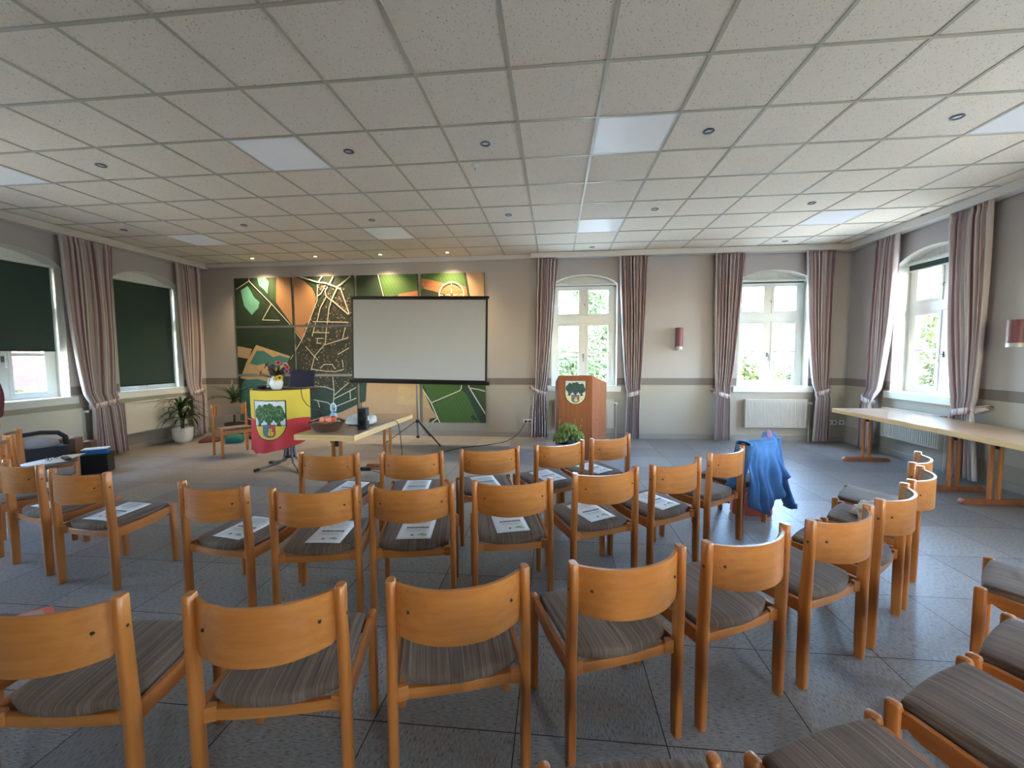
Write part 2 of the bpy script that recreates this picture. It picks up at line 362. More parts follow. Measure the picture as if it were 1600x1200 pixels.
def window(num, wname, c, lod=1):
    P = wmap(wname); root = bpy.data.objects.new('window_%d' % num, None); COL.objects.link(root); struct(root)
    # reveal lining
    b = MB(); outline = [(c-HALF, SILL_Z)] + [(c+x, z) for x, z in arch_pts(HALF)] + [(c+HALF, SILL_Z)]
    n = len(outline); ins = [(p[0]+(.006 if p[0] < c else -.006), p[1]-.006 if i not in (0, n-1) else p[1]) for i, p in enumerate(outline)]
    b.add([P(s, .002, z) for s, z in ins] + [P(s, -TH, z) for s, z in ins] + [P(s, .002, z) for s, z in outline], [(i, i+1, n+i+1, n+i) for i in range(n-1)] + [(i, i+1, 2*n+i+1, 2*n+i) for i in range(n-1)])
    b.build('reveal', M['reveal'], root)
    b = MB(); D0 = -.20; D1 = -.27
    def bx(s0, s1, z0, z1, d0=D0, d1=D1, tgt=None):
        (tgt or b).prism([(s0, z0), (s1, z0), (s1, z1), (s0, z1)], lambda p, t: P(p[0], t, p[1]), d0, d1)
    bx(c-HALF, c-HALF+.10, SILL_Z, SPRING+.02); bx(c+HALF-.10, c+HALF, SILL_Z, SPRING+.02); bx(c-HALF+.10, c+HALF-.10, SILL_Z, SILL_Z+.055)
    bx(c-HALF+.1, c+HALF-.1, 2.135, 2.275, D0+.015, D1)
    bx(c-.05, c+.05, SILL_Z+.055, SPRING+.02)
    pts = arch_pts(HALF-.012)
    for a, q in zip(pts[:-1], pts[1:]): b.prism([(c+a[0], SPRING-.04), (c+q[0], SPRING-.04), (c+q[0], q[1]-.005), (c+a[0], a[1]-.005)], lambda p, t: P(p[0], t, p[1]), D0, D1)
    b.build('frame', M['winwhite'], root, smooth=False, bevel=.004)
    for sg in (-1, 1):
        for z0, z1, bar in ((SILL_Z+.055, 2.135, 1.59), (2.275, SPRING-.04, None)):
            sb = MB(); a, q = sorted((c+sg*.05, c+sg*(HALF-.10)))
            w = .045
            for r in ((a, a+w, z0, z1), (q-w, q, z0, z1), (a+w, q-w, z0, z0+w), (a+w, q-w, z1-w, z1)): bx(*r, D0+.012, D1+.02, sb)
            if bar: bx(a+w, q-w, bar-.021, bar+.021, D0+.008, D1+.025, sb)
            sash = sb.build('sash', M['winwhite'], root, smooth=False, bevel=.003)
            gb = MB(); bx(a+w-.004, q-w+.004, z0+w-.004, z1-w+.004, D0-.028, D0-.032, gb); gb.build('pane', M['glass'], sash, smooth=False)
    hb = MB(); hb.tube([P(c, D0+.012, 1.53), P(c, D0+.05, 1.53)], .009); hb.tube([P(c, D0+.05, 1.535), P(c, D0+.052, 1.42)], .009); hb.prism([(c-.014, 1.49), (c+.014, 1.49), (c+.014, 1.57), (c-.014, 1.57)], lambda p, t: P(p[0], t, p[1]), D0+.018, D0-.002)
    hb.tube([P(c+.02, D0+.012, 2.50), P(c+.02, D0+.035, 2.50), P(c+.02, D0+.037, 2.46)], .007)
    hb.build('handle', M['steel'], root)
    sb = MB(); sb.prism([(c-HALF-.07, SILL_Z-.1), (c+HALF+.07, SILL_Z-.1), (c+HALF+.07, SILL_Z), (c-HALF-.07, SILL_Z)], lambda p, t: P(p[0], t, p[1]), .045, .0)
    sb.prism([(c-HALF+.002, SILL_Z-.004), (c+HALF-.002, SILL_Z-.004), (c+HALF-.002, SILL_Z+.006), (c-HALF+.002, SILL_Z+.006)], lambda p, t: P(p[0], t, p[1]), .05, -.2)
    sb.build('window_sill', M['winwhite'], root, smooth=False, bevel=.005)
    # daylight portal: only tells the renderer where the opening is
    L = bpy.data.lights.new('daylight_portal', 'AREA'); L.shape = 'RECTANGLE'; L.size = 2*HALF; L.size_y = 2.05; L.cycles.is_portal = True
    lo = bpy.data.objects.new('daylight_portal', L); COL.objects.link(lo)
    p = P(c, -TH-.02, 1.98); dirn = P(c, 1, 1.98)-P(c, 0, 1.98)
    lo.location = p; lo.rotation_euler = dirn.to_track_quat('-Z', 'Z').to_euler()
for i, (w, c) in enumerate(WINS): window(i+1, w, c)

# ------------------------------------------------------------------ roller blinds
def blind(wname, c, z_bot, label, half=.50, mat='blind'):
    P = wmap(wname); o0 = P(c, -.16, 2.86)
    t = thing('roller_blind', label, 'blind', o0, group='roller blinds in the windows')
    b = MB(); b.tube([P(c-half-.02, -.135, 2.85)-o0, P(c+half+.02, -.135, 2.85)-o0], .026, 14); b.build('roller', M['winwhite'], t)
    b = MB(); b.prism([(c-half, z_bot), (c+half, z_bot), (c+half, 2.85), (c-half, 2.85)], lambda p, d: P(p[0], d, p[1])-o0, -.132, -.135); b.build('blind_cloth', M[mat], t, smooth=False)
    b = MB(); b.prism([(c-half, z_bot-.02), (c+half, z_bot-.02), (c+half, z_bot), (c-half, z_bot)], lambda p, d: P(p[0], d, p[1])-o0, -.127, -.140); b.build('bottom_bar', M['blackmetal' if z_bot < 2.5 else 'winwhite'], t)
    return t
blind('left', 4.84, 1.655, 'dark green roller blind pulled partly down in the leftmost window', .55)
blind('left', 6.74, 1.075, 'dark green roller blind pulled right down to the sill, beside the potted plants', .535)
blind('front', .545, 2.815, 'rolled-up blind at the top of the window behind the lectern', .54)
blind('front', 3.84, 2.80, 'rolled-up blind at the top of the window above the ribbed radiator', .54)
blind('right', 6.30, 2.75, 'rolled-up dark green blind in the right wall window', .54)

# ------------------------------------------------------------------ curtains
def curtain(wname, label, top, tie, bot, ztie, hook, nf=8, seed=0, ztop=3.29, d0=.10, low=.085):
    P = wmap(wname); rng = random.Random(seed); ph = [rng.uniform(-.5, .5) for _ in range(40)]; am = [rng.uniform(.6, 1.25) for _ in range(40)]
    base = P((bot[0]+bot[1])/2, d0, 0); t = thing('curtain', label, 'curtain', base, group='striped curtains tied back at the windows')
    nu, nv = nf*14, 44; zb = .035
    def lim(z):
        if z >= ztie:
            k = (z-ztie)/(ztop-ztie); e = k**.62
            return [tie[i] + (top[i]-tie[i])*e for i in (0, 1)], k
        k = (ztie-z)/(ztie-zb); e = k**.5
        return [tie[i] + (bot[i]-tie[i])*e for i in (0, 1)], -k
    def fn(u, v):
        z = ztop + (zb-ztop)*v; (a, b), k = lim(z); s = a + (b-a)*u
        i = min(int(u*nf), nf-1); w = (b-a)/nf
        amp = min(.058, .022+w*.45)*am[i]
        if k > .96: amp *= .75
        wob = ph[i]*.6*math.sin(z*1.7+i)
        d = d0 + amp*math.sin(2*PI*nf*u + wob) + .012*math.sin(5*u+z*2.2)
        if abs(z-ztie) < .05: d = d0 + .6*(d-d0)
        if z < 1.0: d += low*min(1, (1.0-z)/.22)
        s += .012*math.sin(z*2.1+seed+u*4)*(1-abs(2*u-1))
        return P(s, d, z)-base
    b = MB(); b.grid(fn, nu, nv); b.uv = [(i/nu*nf*.62, j/nv) for j in range(nv+1) for i in range(nu+1)]
    b.build('curtain_cloth', M['curtain'], t, angle=180, solid=.003, fixn=False)
    # tieback band round the gather, drawn to a hook on the wall
    b = MB(); c = (tie[0]+tie[1])/2; hw = (tie[1]-tie[0])/2+.012; n = 40; rs = []
    hk = hook
    for i in range(n):
        a = 2*PI*i/n; s = c + hw*math.cos(a); d = d0 + low*.68 + .062*math.sin(a)
        zz = ztie + .035*(s-c)/hw*(1 if hk > c else -1)
        rs.append((s, d, zz))
    vs = [P(s, d, z+dz)-base for dz in (-.04, .04) for s, d, z in rs]
    b.add(vs, [(i, (i+1) % n, n+(i+1) % n, n+i) for i in range(n)]); b.uv = [(i*.09, 0) for i in range(n)]*2
    e = c + hw*(1 if hk > c else -1)
    o = len(b.v)
    b.add([P(e, d0+low*.68, ztie+.0)-base, P(e, d0+low*.68, ztie+.085)-base, P(hk, .045, ztie+.11)-base, P(hk, .045, ztie+.045)-base], [(0, 1, 2, 3)]); b.uv += [(.0, 0), (.3, 0), (.3, 1), (0, 1)]
    b.build('tieback', M['curtain'], t, solid=.004, fixn=False)
    b = MB(); b.tube([P(hk, .0015, ztie+.08)-base, P(hk, .045, ztie+.08)-base], .008); b.ball(P(hk, .05, ztie+.08)-base, .016, 10, 6); b.build('tieback_hook', M['brass'], t)
    return t
curtain('front', 'striped curtain left of the lectern, beside the wall socket', (-.30, .05), (-.36, -.17), (-.42, -.13), .87, -.44, 6, 1)
curtain('front', 'striped curtain between the lectern and the dark red wall lamp on the front wall', (1.15, 1.64), (1.31, 1.53), (1.27, 1.53), .85, 1.56, 8, 2)
curtain('front', 'striped curtain left of the ribbed radiator on the front wall', (2.78, 3.29), (2.85, 3.06), (2.82, 3.09), .83, 2.80, 8, 3)
curtain('front', 'striped curtain right of the ribbed radiator, nearest the right corner', (4.27, 4.75), (4.49, 4.71), (4.44, 4.72), .89, 4.76, 8, 4)
curtain('right', 'striped curtain on the right wall behind the far end of the pale tables', (6.72, 7.19), (7.0, 7.22), (6.95, 7.23), .82, 7.27, 8, 5)
curtain('right', 'wide striped curtain on the right wall beside the right wall lamp', (5.42, 5.98), (5.47, 5.74), (5.36, 5.78), .83, 5.38, 9, 6, low=.035)
curtain('left', 'wide striped curtain between the two windows with dark green blinds', (5.34, 6.08), (5.56, 5.97), (5.54, 6.06), .84, 6.06, 12, 7)
curtain('left', 'striped curtain in the left front corner behind the potted plants', (7.17, 7.74), (7.32, 7.60), (7.30, 7.60), .88, 7.66, 9, 8)

# ------------------------------------------------------------------ radiators
def radiator(wname, s0, s1, z0, z1, label, flat=False):
    P = wmap(wname); base = P((s0+s1)/2, .06, 0); t = thing('radiator', label, 'radiator', base, group='panel radiators under the windows')
    b = MB(); L = s1-s0; n = max(3, int(L/.0333)); dpt = .10
    def bx(a0, a1, zz0, zz1, d0, d1): b.prism([(a0, zz0), (a1, zz0), (a1, zz1), (a0, zz1)], lambda p, t_: P(p[0], t_, p[1])-base, d0, d1)
    bx(s0, s1, z0, z1, .03, .085)
    if not flat:
        for i in range(n): a = s0+.012+(L-.024)*i/n; bx(a, a+(L-.024)/n*.55, z0+.025, z1-.025, .085, .098)
    else: bx(s0+.01, s1-.01, z0+.01, z1-.01, .085, .09)
    b.build('radiator_panel', M['radiator'], t, smooth=False, bevel=.003)
    b = MB(); bx(s0-.004, s1+.004, z1-.004, z1+.012, .02, .105); bx(s0-.006, s0, z0, z1, .02, .1); bx(s1, s1+.006, z0, z1, .02, .1); b.build('cover', M['radiator'], t, smooth=False, bevel=.002)
    b = MB(); e = s1+.05 if wname != 'right' else s0-.05
    b.tube([P(s1 if wname != 'right' else s0, .06, z1-.05)-base, P(e, .06, z1-.05)-base], .012); b.tube([P(e, .06, z1-.05)-base, P(e, .125, z1-.05)-base], [.014, .022], 12)
    b.build('valve', M['white'], t)
    b = MB(); b.tube([P(e, .06, z1-.05)-base, P(e, .06, .1)-base, P(e, .06, .0)-base], .009); b.build('pipe', M['radiator'], t)
    b = MB()
    for s in (s0+.15, s1-.15): bx(s-.015, s+.015, z0+.05, z1-.06, .0015, .032)
    b.build('bracket', M['radiator'], t)
    return t
radiator('front', 3.37, 4.40, .245, .735, 'white ribbed radiator under the window near the right corner')
radiator('front', .02, 1.08, .20, .715, 'white ribbed radiator half hidden behind the lectern')
radiator('right', 5.93, 6.90, .285, .72, 'white ribbed radiator on the right wall behind the pale tables')
radiator('left', 4.25, 5.50, .28, .79, 'flat cream radiator under the leftmost window, behind the dark bag', True)
radiator('left', 6.12, 7.26, .28, .79, 'flat cream radiator behind the potted plants under the closed blind', True)

# ------------------------------------------------------------------ ceiling fixtures
PANEL = None
def cell(ix, iy): return (GX0+(ix+.5)*GT, GY0+(iy+.5)*GT)
def panel(ix, iy, label):
    global PANEL
    x, y = cell(ix, iy)
    if PANEL is None:
        t = thing('ceiling_panel_light', label, 'ceiling light', (x, y, H), group='square light panels in the ceiling')
        b = MB(); b.box((0, 0, -.002), (.598, .598, .004)); b.build('diffuser', M['panelglow'], t, smooth=False)
        b = MB()
        for sx, sy, w, h in ((0, -.294, .6, .012), (0, .294, .6, .012), (-.294, 0, .012, .6), (.294, 0, .012, .6)): b.box((sx, sy, -.0035), (w, h, .007))
        b.build('frame', M['white'], t, smooth=False); PANEL = t
    else: t = copy_tree(PANEL); t.location = (x, y, H); t['label'] = label
panel(1, 2, 'bright square ceiling light panel right of centre, nearest the camera')
panel(-4, 2, 'square ceiling light panel left of centre, beside a downlight')
panel(6, 2, 'square ceiling light panel at the right edge of the photo')
panel(-9, 2, 'square ceiling light panel at the left edge of the photo')
panel(1, 6, 'small-looking far ceiling light panel above the window behind the lectern')
panel(-4, 6, 'far ceiling light panel above the projection screen')
panel(6, 6, 'far ceiling light panel near the right front corner')
panel(-9, 6, 'far ceiling light panel near the left front corner')
for ix in (-9, -4, 1, 6):
    for iy in (-2, -6): panel(ix, iy, 'square ceiling light panel at the rear of the hall')
DL = None
def downlight(ix, iy, label, lit=False, dxy=(0, 0)):
    global DL
    x, y = cell(ix, iy); x += dxy[0]; y += dxy[1]
    if DL is None:
        t = thing('ceiling_downlight', label, 'downlight', (x, y, H), group='round recessed downlights in the ceiling')
        b = MB(); n = 28
        prof = [(.043, 0), (.047, -.006), (.041, -.010), (.031, -.009), (.030, -.002)]
        b.rings([[(r*math.cos(2*PI*i/n), r*math.sin(2*PI*i/n), z) for i in range(n)] for r, z in prof], cap=False); b.build('trim_ring', M['steel'], t)
        b = MB(); b.lathe([(.030, -.001), (.018, -.004), (.001, -.006)], n=20); b.build('lamp', M['ceramic'], t); DL = t
    else: t = copy_tree(DL); t.location = (x, y, H); t['label'] = label
    if lit:
        for c in t.children:
            if c.name.startswith('lamp'): c.data = c.data.copy(); c.data.materials[0] = M['spotglow']
        L = bpy.data.lights.new('spot_lamp', 'SPOT'); L.energy = 75; L.color = (1, .72, .40); L.spot_size = math.radians(118); L.spot_blend = 1.0; L.shadow_soft_size = .03
        o = bpy.data.objects.new('spot_lamp', L); COL.objects.link(o); o.location = (x, y, H-.02); o.parent = None
    return t
downlight(-3, 2, 'dark-rimmed downlight beside the left light panel'); downlight(-1, 2, 'downlight in the middle of the ceiling, beside the small detector')
downlight(2, 2, 'downlight just right of the bright light panel'); downlight(5, 2, 'downlight at the right, nearest the right edge of the photo')
downlight(-7, 2, 'downlight at the left, beside the left edge light panel')
downlight(-7, 5, 'far downlight above the flat left curtain side, second row'); downlight(-4, 5, 'far downlight above the left half of the projection screen')
downlight(-1, 5, 'far downlight above the right edge of the projection screen'); downlight(2, 5, 'far downlight above the dark red front wall lamp')
downlight(5, 5, 'far downlight above the window with the ribbed radiator'); downlight(-10, 5, 'far downlight close to the left wall pelmet')
downlight(1, 8, 'tiny downlight at the front wall above the lectern window', dxy=(0, -.06)); downlight(6, 8, 'tiny downlight at the front wall above the right front window', dxy=(0, -.06)); downlight(8, 6, 'downlight close to the right wall pelmet', dxy=(-.1, 0))
for ix, n_ in ((-9, 'first from the left'), (-7, 'second from the left'), (-5, 'third from the left'), (-3, 'fourth from the left')):
    downlight(ix, 8, 'lit warm spotlight over the aerial picture, ' + n_, True, dxy=(-.06, 0))
t = thing('smoke_detector', 'small white detector with a hook on the ceiling beside a downlight', 'detector', (-.773, 4.166, H))
b = MB(); b.lathe([(.035, 0), (.035, -.012), (.022, -.022), (.001, -.024)], n=20); b.build('housing', M['white'], t)
b = MB(); b.tube([(0, 0, -.02), (0, 0, -.05)], .004); b.build('sensor_tip', M['steel'], t)
# ------------------------------------------------------------------ chairs
WR, SH = .467, .455
def rr(cx, cy, w, d, z, r=.3, n=5):      # rounded-rectangle ring
    rad = min(w, d)*r; out = []
    for qx, qy, a0 in ((1, 1, 0), (-1, 1, 90), (-1, -1, 180), (1, -1, 270)):
        for i in range(n):
            a = math.radians(a0 + 90*i/(n-1)); out.append((cx+qx*(w/2-rad)+rad*math.cos(a), cy+qy*(d/2-rad)+rad*math.sin(a), z))
    return out
def seat_z(y): return .434 + .022*min(1, max(0, y/.40))
def seat_outline(ins):
    pts = []; hw = .207-ins; n = 10
    for i in range(n+1): x = -hw + 2*hw*i/n; pts.append((x, .050 - .060*(1-abs(x/hw)**2.2) + ins))                 # bowed rear edge
    for i in range(n+1): x = hw - 2*hw*i/n; pts.append((x, .398 + .014*(1-(x/hw)**2) - ins))
    return pts
def make_chair(label):
    t = thing('wooden_chair', label, 'chair', (0,0,0), 0, 'light wood chairs with striped seats set out in curved rows')
    for s in (-1, 1):
        x = s*WR/2
        b = MB(); b.rings([rr(x, -.002, .027, .037, 0), rr(x, -.002, .031, .042, .004), rr(x, -.001, .034, .047, .12), rr(x, 0, .035, .051, .40, .42), rr(x*.985, -.009, .034, .047, .70, .42), rr(x*.985, -.009, .034, .046, .793, .42), rr(x*.985, -.009, .027, .039, .799, .42)])
        l = b.build('leg', M['beech'], t); lb = 1
        c = MB(); c.tube([(x*.985+s*.0145, -.01, .70), (x*.985+s*.0185, -.01, .70)], .0055, 10); c.build('screw_cap', M['screwdark'], l)
        b = MB(); b.rings([rr(x, .402, .027, .034, 0), rr(x, .402, .031, .039, .004), rr(x, .402, .034, .043, .12), rr(x, .402, .035, .046, .436, .45), rr(x, .402, .031, .040, .446, .45), rr(x, .402, .020, .028, .450, .45)])
        b.build('leg', M['beech'], t)
        b = MB(); prof = [(.02, .410), (.02, .348), (.24, .352), (.33, .366), (.365, .385), (.38, .372), (.385, .372), (.385, .430), (.36, .432), (.18, .412)]
        b.prism(prof, lambda p, q: (s*(.2275)+q, p[0], p[1]), -.010, .010); b.build('rail', M['beech_y'], t, bevel=.003, smooth=False)
    b = MB(); n = 14; pl = []
    for i in range(n+1): x = -.218 + .436*i/n; pl.append((x, .016 - .014*(1-abs(x/.218)**3)))
    pl2 = [(x, y+.020) for x, y in reversed(pl)]
    b.prism(pl+pl2, lambda p, q: (p[0], p[1], q), .350, .389)
    for e in (-1, 1): b.prism([(.217, .0), (.217, .03), (.190, .032), (.180, .008)], lambda p, q: (e*p[0], p[1], q), .3495, .402)
    b.build('rail', M['beech_h'], t, bevel=.002)
    b = MB(); b.box((0, .395, .392), (.432, .020, .06)); b.build('rail', M['beech_h'], t, bevel=.003)
    # seat cushion
    b = MB(); rs = []
    for ins, dz in ((.012, -.046), (.002, -.040), (0, -.020), (.003, -.010), (.010, -.003), (.024, .0), (.06, .004)):
        rs.append([(x, y, seat_z(y)+dz) for x, y in seat_outline(ins)])
    b.rings(rs); b.build('seat', M['seat'], t, angle=70)
    # curved plywood back
    bulge, hw = .088, .2165
    def arc(u): x = -hw + 2*hw*u; k = abs(x/hw); return x, -.012 - bulge*(1-k**2.3)
    def back(off, z0, z1, u0, u1, th, name, mat, rcorner, par):
        b = MB(); nu, nv = 26, 8; lay = []
        for side in (0, 1):
            g = []
            for j in range(nv+1):
                for i in range(nu+1):
                    u = u0 + (u1-u0)*i/nu; x, y = arc(u); x2, y2 = arc(u+.001); nx, ny = -(y2-y), (x2-x); L = math.hypot(nx, ny); nx, ny = nx/L, ny/L
                    e = min(i, nu-i)/nu*(u1-u0)*2*hw; cut = max(0, rcorner - e); low = z0 + (rcorner - math.sqrt(max(0, rcorner**2-cut**2)) if rcorner else 0)
                    low = low + (.010*(abs(x/hw)**2) if name == 'backrest' else 0); zz = low + (z1-low)*j/nv; o = off + (th if side else 0)
                    g.append((x+nx*o, y+ny*o, zz))
            lay.append(g)
        N = (nu+1)*(nv+1); b.v = lay[0]+lay[1]
        for j in range(nv):
            for i in range(nu):
                q = (j*(nu+1)+i, j*(nu+1)+i+1, (j+1)*(nu+1)+i+1, (j+1)*(nu+1)+i); b.f.append(list(q)); b.f.append([N+k for k in reversed(q)])
        rim = [j*(nu+1) for j in range(nv+1)] + [nv*(nu+1)+i for i in range(1, nu+1)] + [j*(nu+1)+nu for j in range(nv-1, -1, -1)] + [i for i in range(nu-1, 0, -1)]
        for a, c in zip(rim, rim[1:]+rim[:1]): b.f.append([a, c, N+c, N+a])
        b.m = [0]*len(b.f); return b.build(name, mat, par, angle=50)
    bk = back(0, .597, .785, 0, 1, .013, 'backrest', M['beech_h'], .012, t)
    back(.013, .604, .776, .08, .92, .010, 'back_pad', M['backpad'], .02, t)
    for s in (-1, 1):
        x, y = arc(.5+s*.40); c = MB(); c.tube([(x, y-.003, .70), (x+s*.0, y+.004, .70)], .0055, 10); c.build('screw_cap', M['screwdark'], bk)
    return t
CH = {}
CHAIRS = [
 ('L1', -3.132, 2.441, -5.1, 'wooden chair in the second row of the left block, right end at the aisle'),
 ('L2', -3.801, 2.610, -15.3, 'wooden chair in the second row, left block, second from the aisle'),
 ('L3', -4.467, 2.879, -35.4, 'wooden chair cut by the left photo edge, left of the second-row left block'),
 ('Q1', -5.449, 3.704, -39, 'wooden chair by the left wall with papers and glasses on its seat'),
 ('Q2', -4.923, 3.276, -38, 'wooden chair at the left edge, in front of the chair with papers and glasses'),
 ('M1', -2.010, 2.257, -7.6, 'wooden chair in the second row, first right of the aisle'),
 ('M2', -1.368, 2.239, 11.8, 'wooden chair in the second row, behind the left end chair of the front row'),
 ('M3', -.830, 2.344, 11.1, 'wooden chair in the second row, in front of the screen stand'),
 ('M4', -.250, 2.486, 12.7, 'wooden chair in the second row, directly before the wall socket curtain'),
 ('M5', .335, 2.747, 25.9, 'wooden chair in the second row, just below the lectern'),
 ('M6', .851, 3.017, 34, 'wooden chair in the second row, two left of the denim jacket'),
 ('f', 1.354, 3.442, 39.6, 'wooden chair directly left of the chair with the denim jacket, empty seat'),
 ('jk', 1.755, 3.828, 43.3, 'wooden chair with a blue denim jacket over its back, right end of the row'),
 ('a', -1.750, 3.072, 0, 'wooden chair at the left end of the front row, before the fruit basket'),
 ('b', -1.113, 3.158, 10.3, 'wooden chair second from left in the front row, before the screen stand'),
 ('c', -.524, 3.343, 17.6, 'wooden chair in the middle of the front row'),
 ('d', .044, 3.592, 30.9, 'wooden chair in the front row before the ornamental cabbages'),
 ('e', .512, 3.908, 37.6, 'wooden chair at the right end of the front row, right before the lectern'),
 ('N0', -2.22, 1.10, -2, 'wooden chair cut by the left photo edge in the nearest full row'),
 ('N1', -1.588, 1.122, 7, 'large wooden chair at lower left, its back cut by the photo edge'),
 ('N2', -.924, 1.226, 12.2, 'large wooden chair in the nearest row, second from left'),
 ('N3', -.327, 1.384, 17, 'large wooden chair in the nearest row at lower centre, seen from behind'),
 ('N4', .278, 1.577, 22.3, 'wooden chair in the nearest row just right of centre'),
 ('N5', .809, 1.817, 28.2, 'wooden chair in the nearest row, third left of the scarf chair'),
 ('N6', 1.347, 2.092, 30, 'wooden chair in the nearest row, second left of the scarf chair'),
 ('N7', 1.835, 2.446, 41.1, 'wooden chair in the nearest row, directly left of the scarf chair'),
 ('N8', 2.259, 2.839, 46.8, 'wooden chair with a pale scarf on its seat, second from the row end'),
 ('N9', 2.596, 3.276, 48.4, 'wooden chair at the far right end of the nearest row, by the pale tables'),
 ('R1', .269, .690, 9, 'wooden chair at the bottom edge of the photo, only its seat front showing'),
 ('R2', .913, .853, 22.7, 'wooden chair at the bottom right, second seat from the left in the rear row'),
 ('R3', 1.471, 1.133, 29.4, 'wooden chair at lower right, whole striped seat showing, third in rear row'),
 ('R4', 1.95, 1.43, 36, 'wooden chair at the right edge, fourth in the rear row'),
 ('R5', 2.44, 1.98, 44, 'wooden chair at the right edge, farthest of the rear row'),
]
proto = make_chair('chair')
for i, (k_, x, y, deg, lab) in enumerate(CHAIRS):
    o = proto if i == 0 else copy_tree(proto)
    o.location = (x, y, 0); o.rotation_euler = (0, 0, math.radians(deg)); o['label'] = lab; CH[k_] = (x, y, math.radians(deg))
o = copy_tree(proto); o.location = (-5.202, 6.212, 0); o.rotation_euler = (0, 0, math.radians(236.4)); o['label'] = 'wooden chair facing the hall beside the plants, padded back seen from front'; o['group'] = 'light wood chairs with striped seats set out in curved rows'
CH['front'] = (-5.202, 6.212, math.radians(236.4))
def on_chair(k, lx, ly, dz=.006):
    x, y, a = CH[k]; c, s = math.cos(a), math.sin(a)
    return Vector((x+c*lx-s*ly, y+s*lx+c*ly, seat_z(ly)+dz))

# ------------------------------------------------------------------ printed sheets on the seats
def make_sheet(label):
    t = thing('programme_sheet', label, 'paper', (0,0,0), 0, 'printed sheets laid out on the seats')
    b = MB(); nu = 6
    b.grid(lambda u, v: (-.105+.21*u, -.1485+.297*v, .0012*math.sin(PI*u)+.0025*(1-v)**3), 6, 8); b.build('sheet', M['paper'], t, solid=.0006, fixn=False)
    b = MB(); r = random.Random(3)
    def q(x0, x1, y0, y1):
        b.add([(x0, y0, .0046), (x1, y0, .0046), (x1, y1, .0042), (x0, y1, .0042)], [(0,1,2,3)])
    for i in range(7): w = r.uniform(.09, .15); q(-w/2, w/2, .12-.012*i, .1225-.012*i)
    for i in range(3): w = r.uniform(.10, .16); q(-w/2, w/2, -.030-.011*i, -.0275-.011*i)
    x = -.065
    while x < .065: w = r.uniform(.006, .014); q(x, x+w, -.012, .006); x += w+.003
    x = -.05
    b.build('printed_text', M['ink'], t, smooth=False)
    b = MB()
    for x0, y0 in ((.02, -.105), (.045, -.112), (.032, -.095)): b.add([(x0, y0, .0055), (x0+.03, y0, .0055), (x0+.03, y0+.012, .0052), (x0, y0+.012, .0052)], [(0,1,2,3)])
    b.build('printed_emblem', M['inkgreen'], t, smooth=False)
    b = MB(); b.add([(-.022, -.112, .0056), (-.010, -.112, .0056), (-.006, -.098, .0052), (-.018, -.092, .0052)], [(0,1,2,3)]); b.build('printed_mark', M['ink'], t, smooth=False)
    return t
SHEETS = [('L1', .02, .19, 0), ('L2', .0, .2, .1), ('L3', -.02, .2, 0), ('M1', .02, .19, -.05), ('M2', .03, .19, -.12), ('M3', .0, .19, -.05), ('M4', -.0, .20, .08), ('M5', .0, .19, .12), ('M6', .01, .19, .1), ('a', .05, .20, -.1), ('b', -.0, .2, -.03), ('c', -.01, .2, .1), ('d', .0, .2, .1), ('e', -.01, .2, .1), ('N0', .09, .30, 1.2)]
NAMES = {'L1': 'left block chair beside the aisle', 'L2': 'second left block chair from the aisle', 'L3': 'chair cut by the left photo edge', 'M1': 'first second-row chair right of the aisle', 'M2': 'second-row chair behind the front row left end',
 'M3': 'second-row chair in front of the screen stand', 'M4': 'second-row chair before the wall socket curtain', 'M5': 'second-row chair below the lectern', 'M6': 'chair two left of the denim jacket', 'a': 'front row left end chair', 'b': 'second front row chair from left',
 'c': 'middle chair of the front row', 'd': 'front row chair before the ornamental cabbages', 'e': 'front row right end chair'}
sp = make_sheet('sheet')
tilt = math.atan(.022/.40)
for i, (k, lx, ly, ra) in enumerate(SHEETS[:-1]):
    o = sp if i == 0 else copy_tree(sp)
    o.location = on_chair(k, lx, ly); o.rotation_mode = 'XYZ'
    o.matrix_world = Matrix.Translation(on_chair(k, lx, ly)) @ Matrix.Rotation(CH[k][2], 4, 'Z') @ Matrix.Rotation(tilt, 4, 'X') @ Matrix.Rotation(ra, 4, 'Z')
    o['label'] = 'white printed sheet on the seat of the ' + NAMES[k]
# leaflet with a coral edge on the seat at lower left
M['coral'] = plain('coral_print', (226,110,96), .5); M['greyprint'] = plain('grey_print', (170,168,160), .5, var=.2, scale=90)
t = thing('leaflet', 'coral-edged leaflet sticking up on the seat at the lower left photo edge', 'leaflet', (0,0,0))
b = MB(); b.grid(lambda u, v: (-.105+.21*u, -.15+.30*v, .014*math.sin(PI*v)), 4, 10); b.build('leaflet_sheet', M['coral'], t, solid=.001, fixn=False)
b = MB(); b.grid(lambda u, v: (-.085+.15*u, -.13+.25*v, .0016+.014*math.sin(PI*(.07+.86*v))), 4, 10); b.build('printed_picture', M['greyprint'], t, solid=.0004, fixn=False)
t.matrix_world = Matrix.Translation(on_chair('N0', .06, .26, .016)) @ Matrix.Rotation(CH['N0'][2]-.5, 4, 'Z') @ Matrix.Rotation(tilt, 4, 'X')

# ------------------------------------------------------------------ aerial picture in twelve canvases
A = lambda x, y: (360+x/8, 425+y/8)
B_ = lambda x, y: (360+x/7.06, 500+y/7.06)
C_ = lambda x, y: (540+x/3.528, 380+y/3.528)
D_ = lambda x, y: (560+x/7.62, 590+y/7.62)
E_ = lambda x, y: (660+x/13.33, 420+y/13.33)
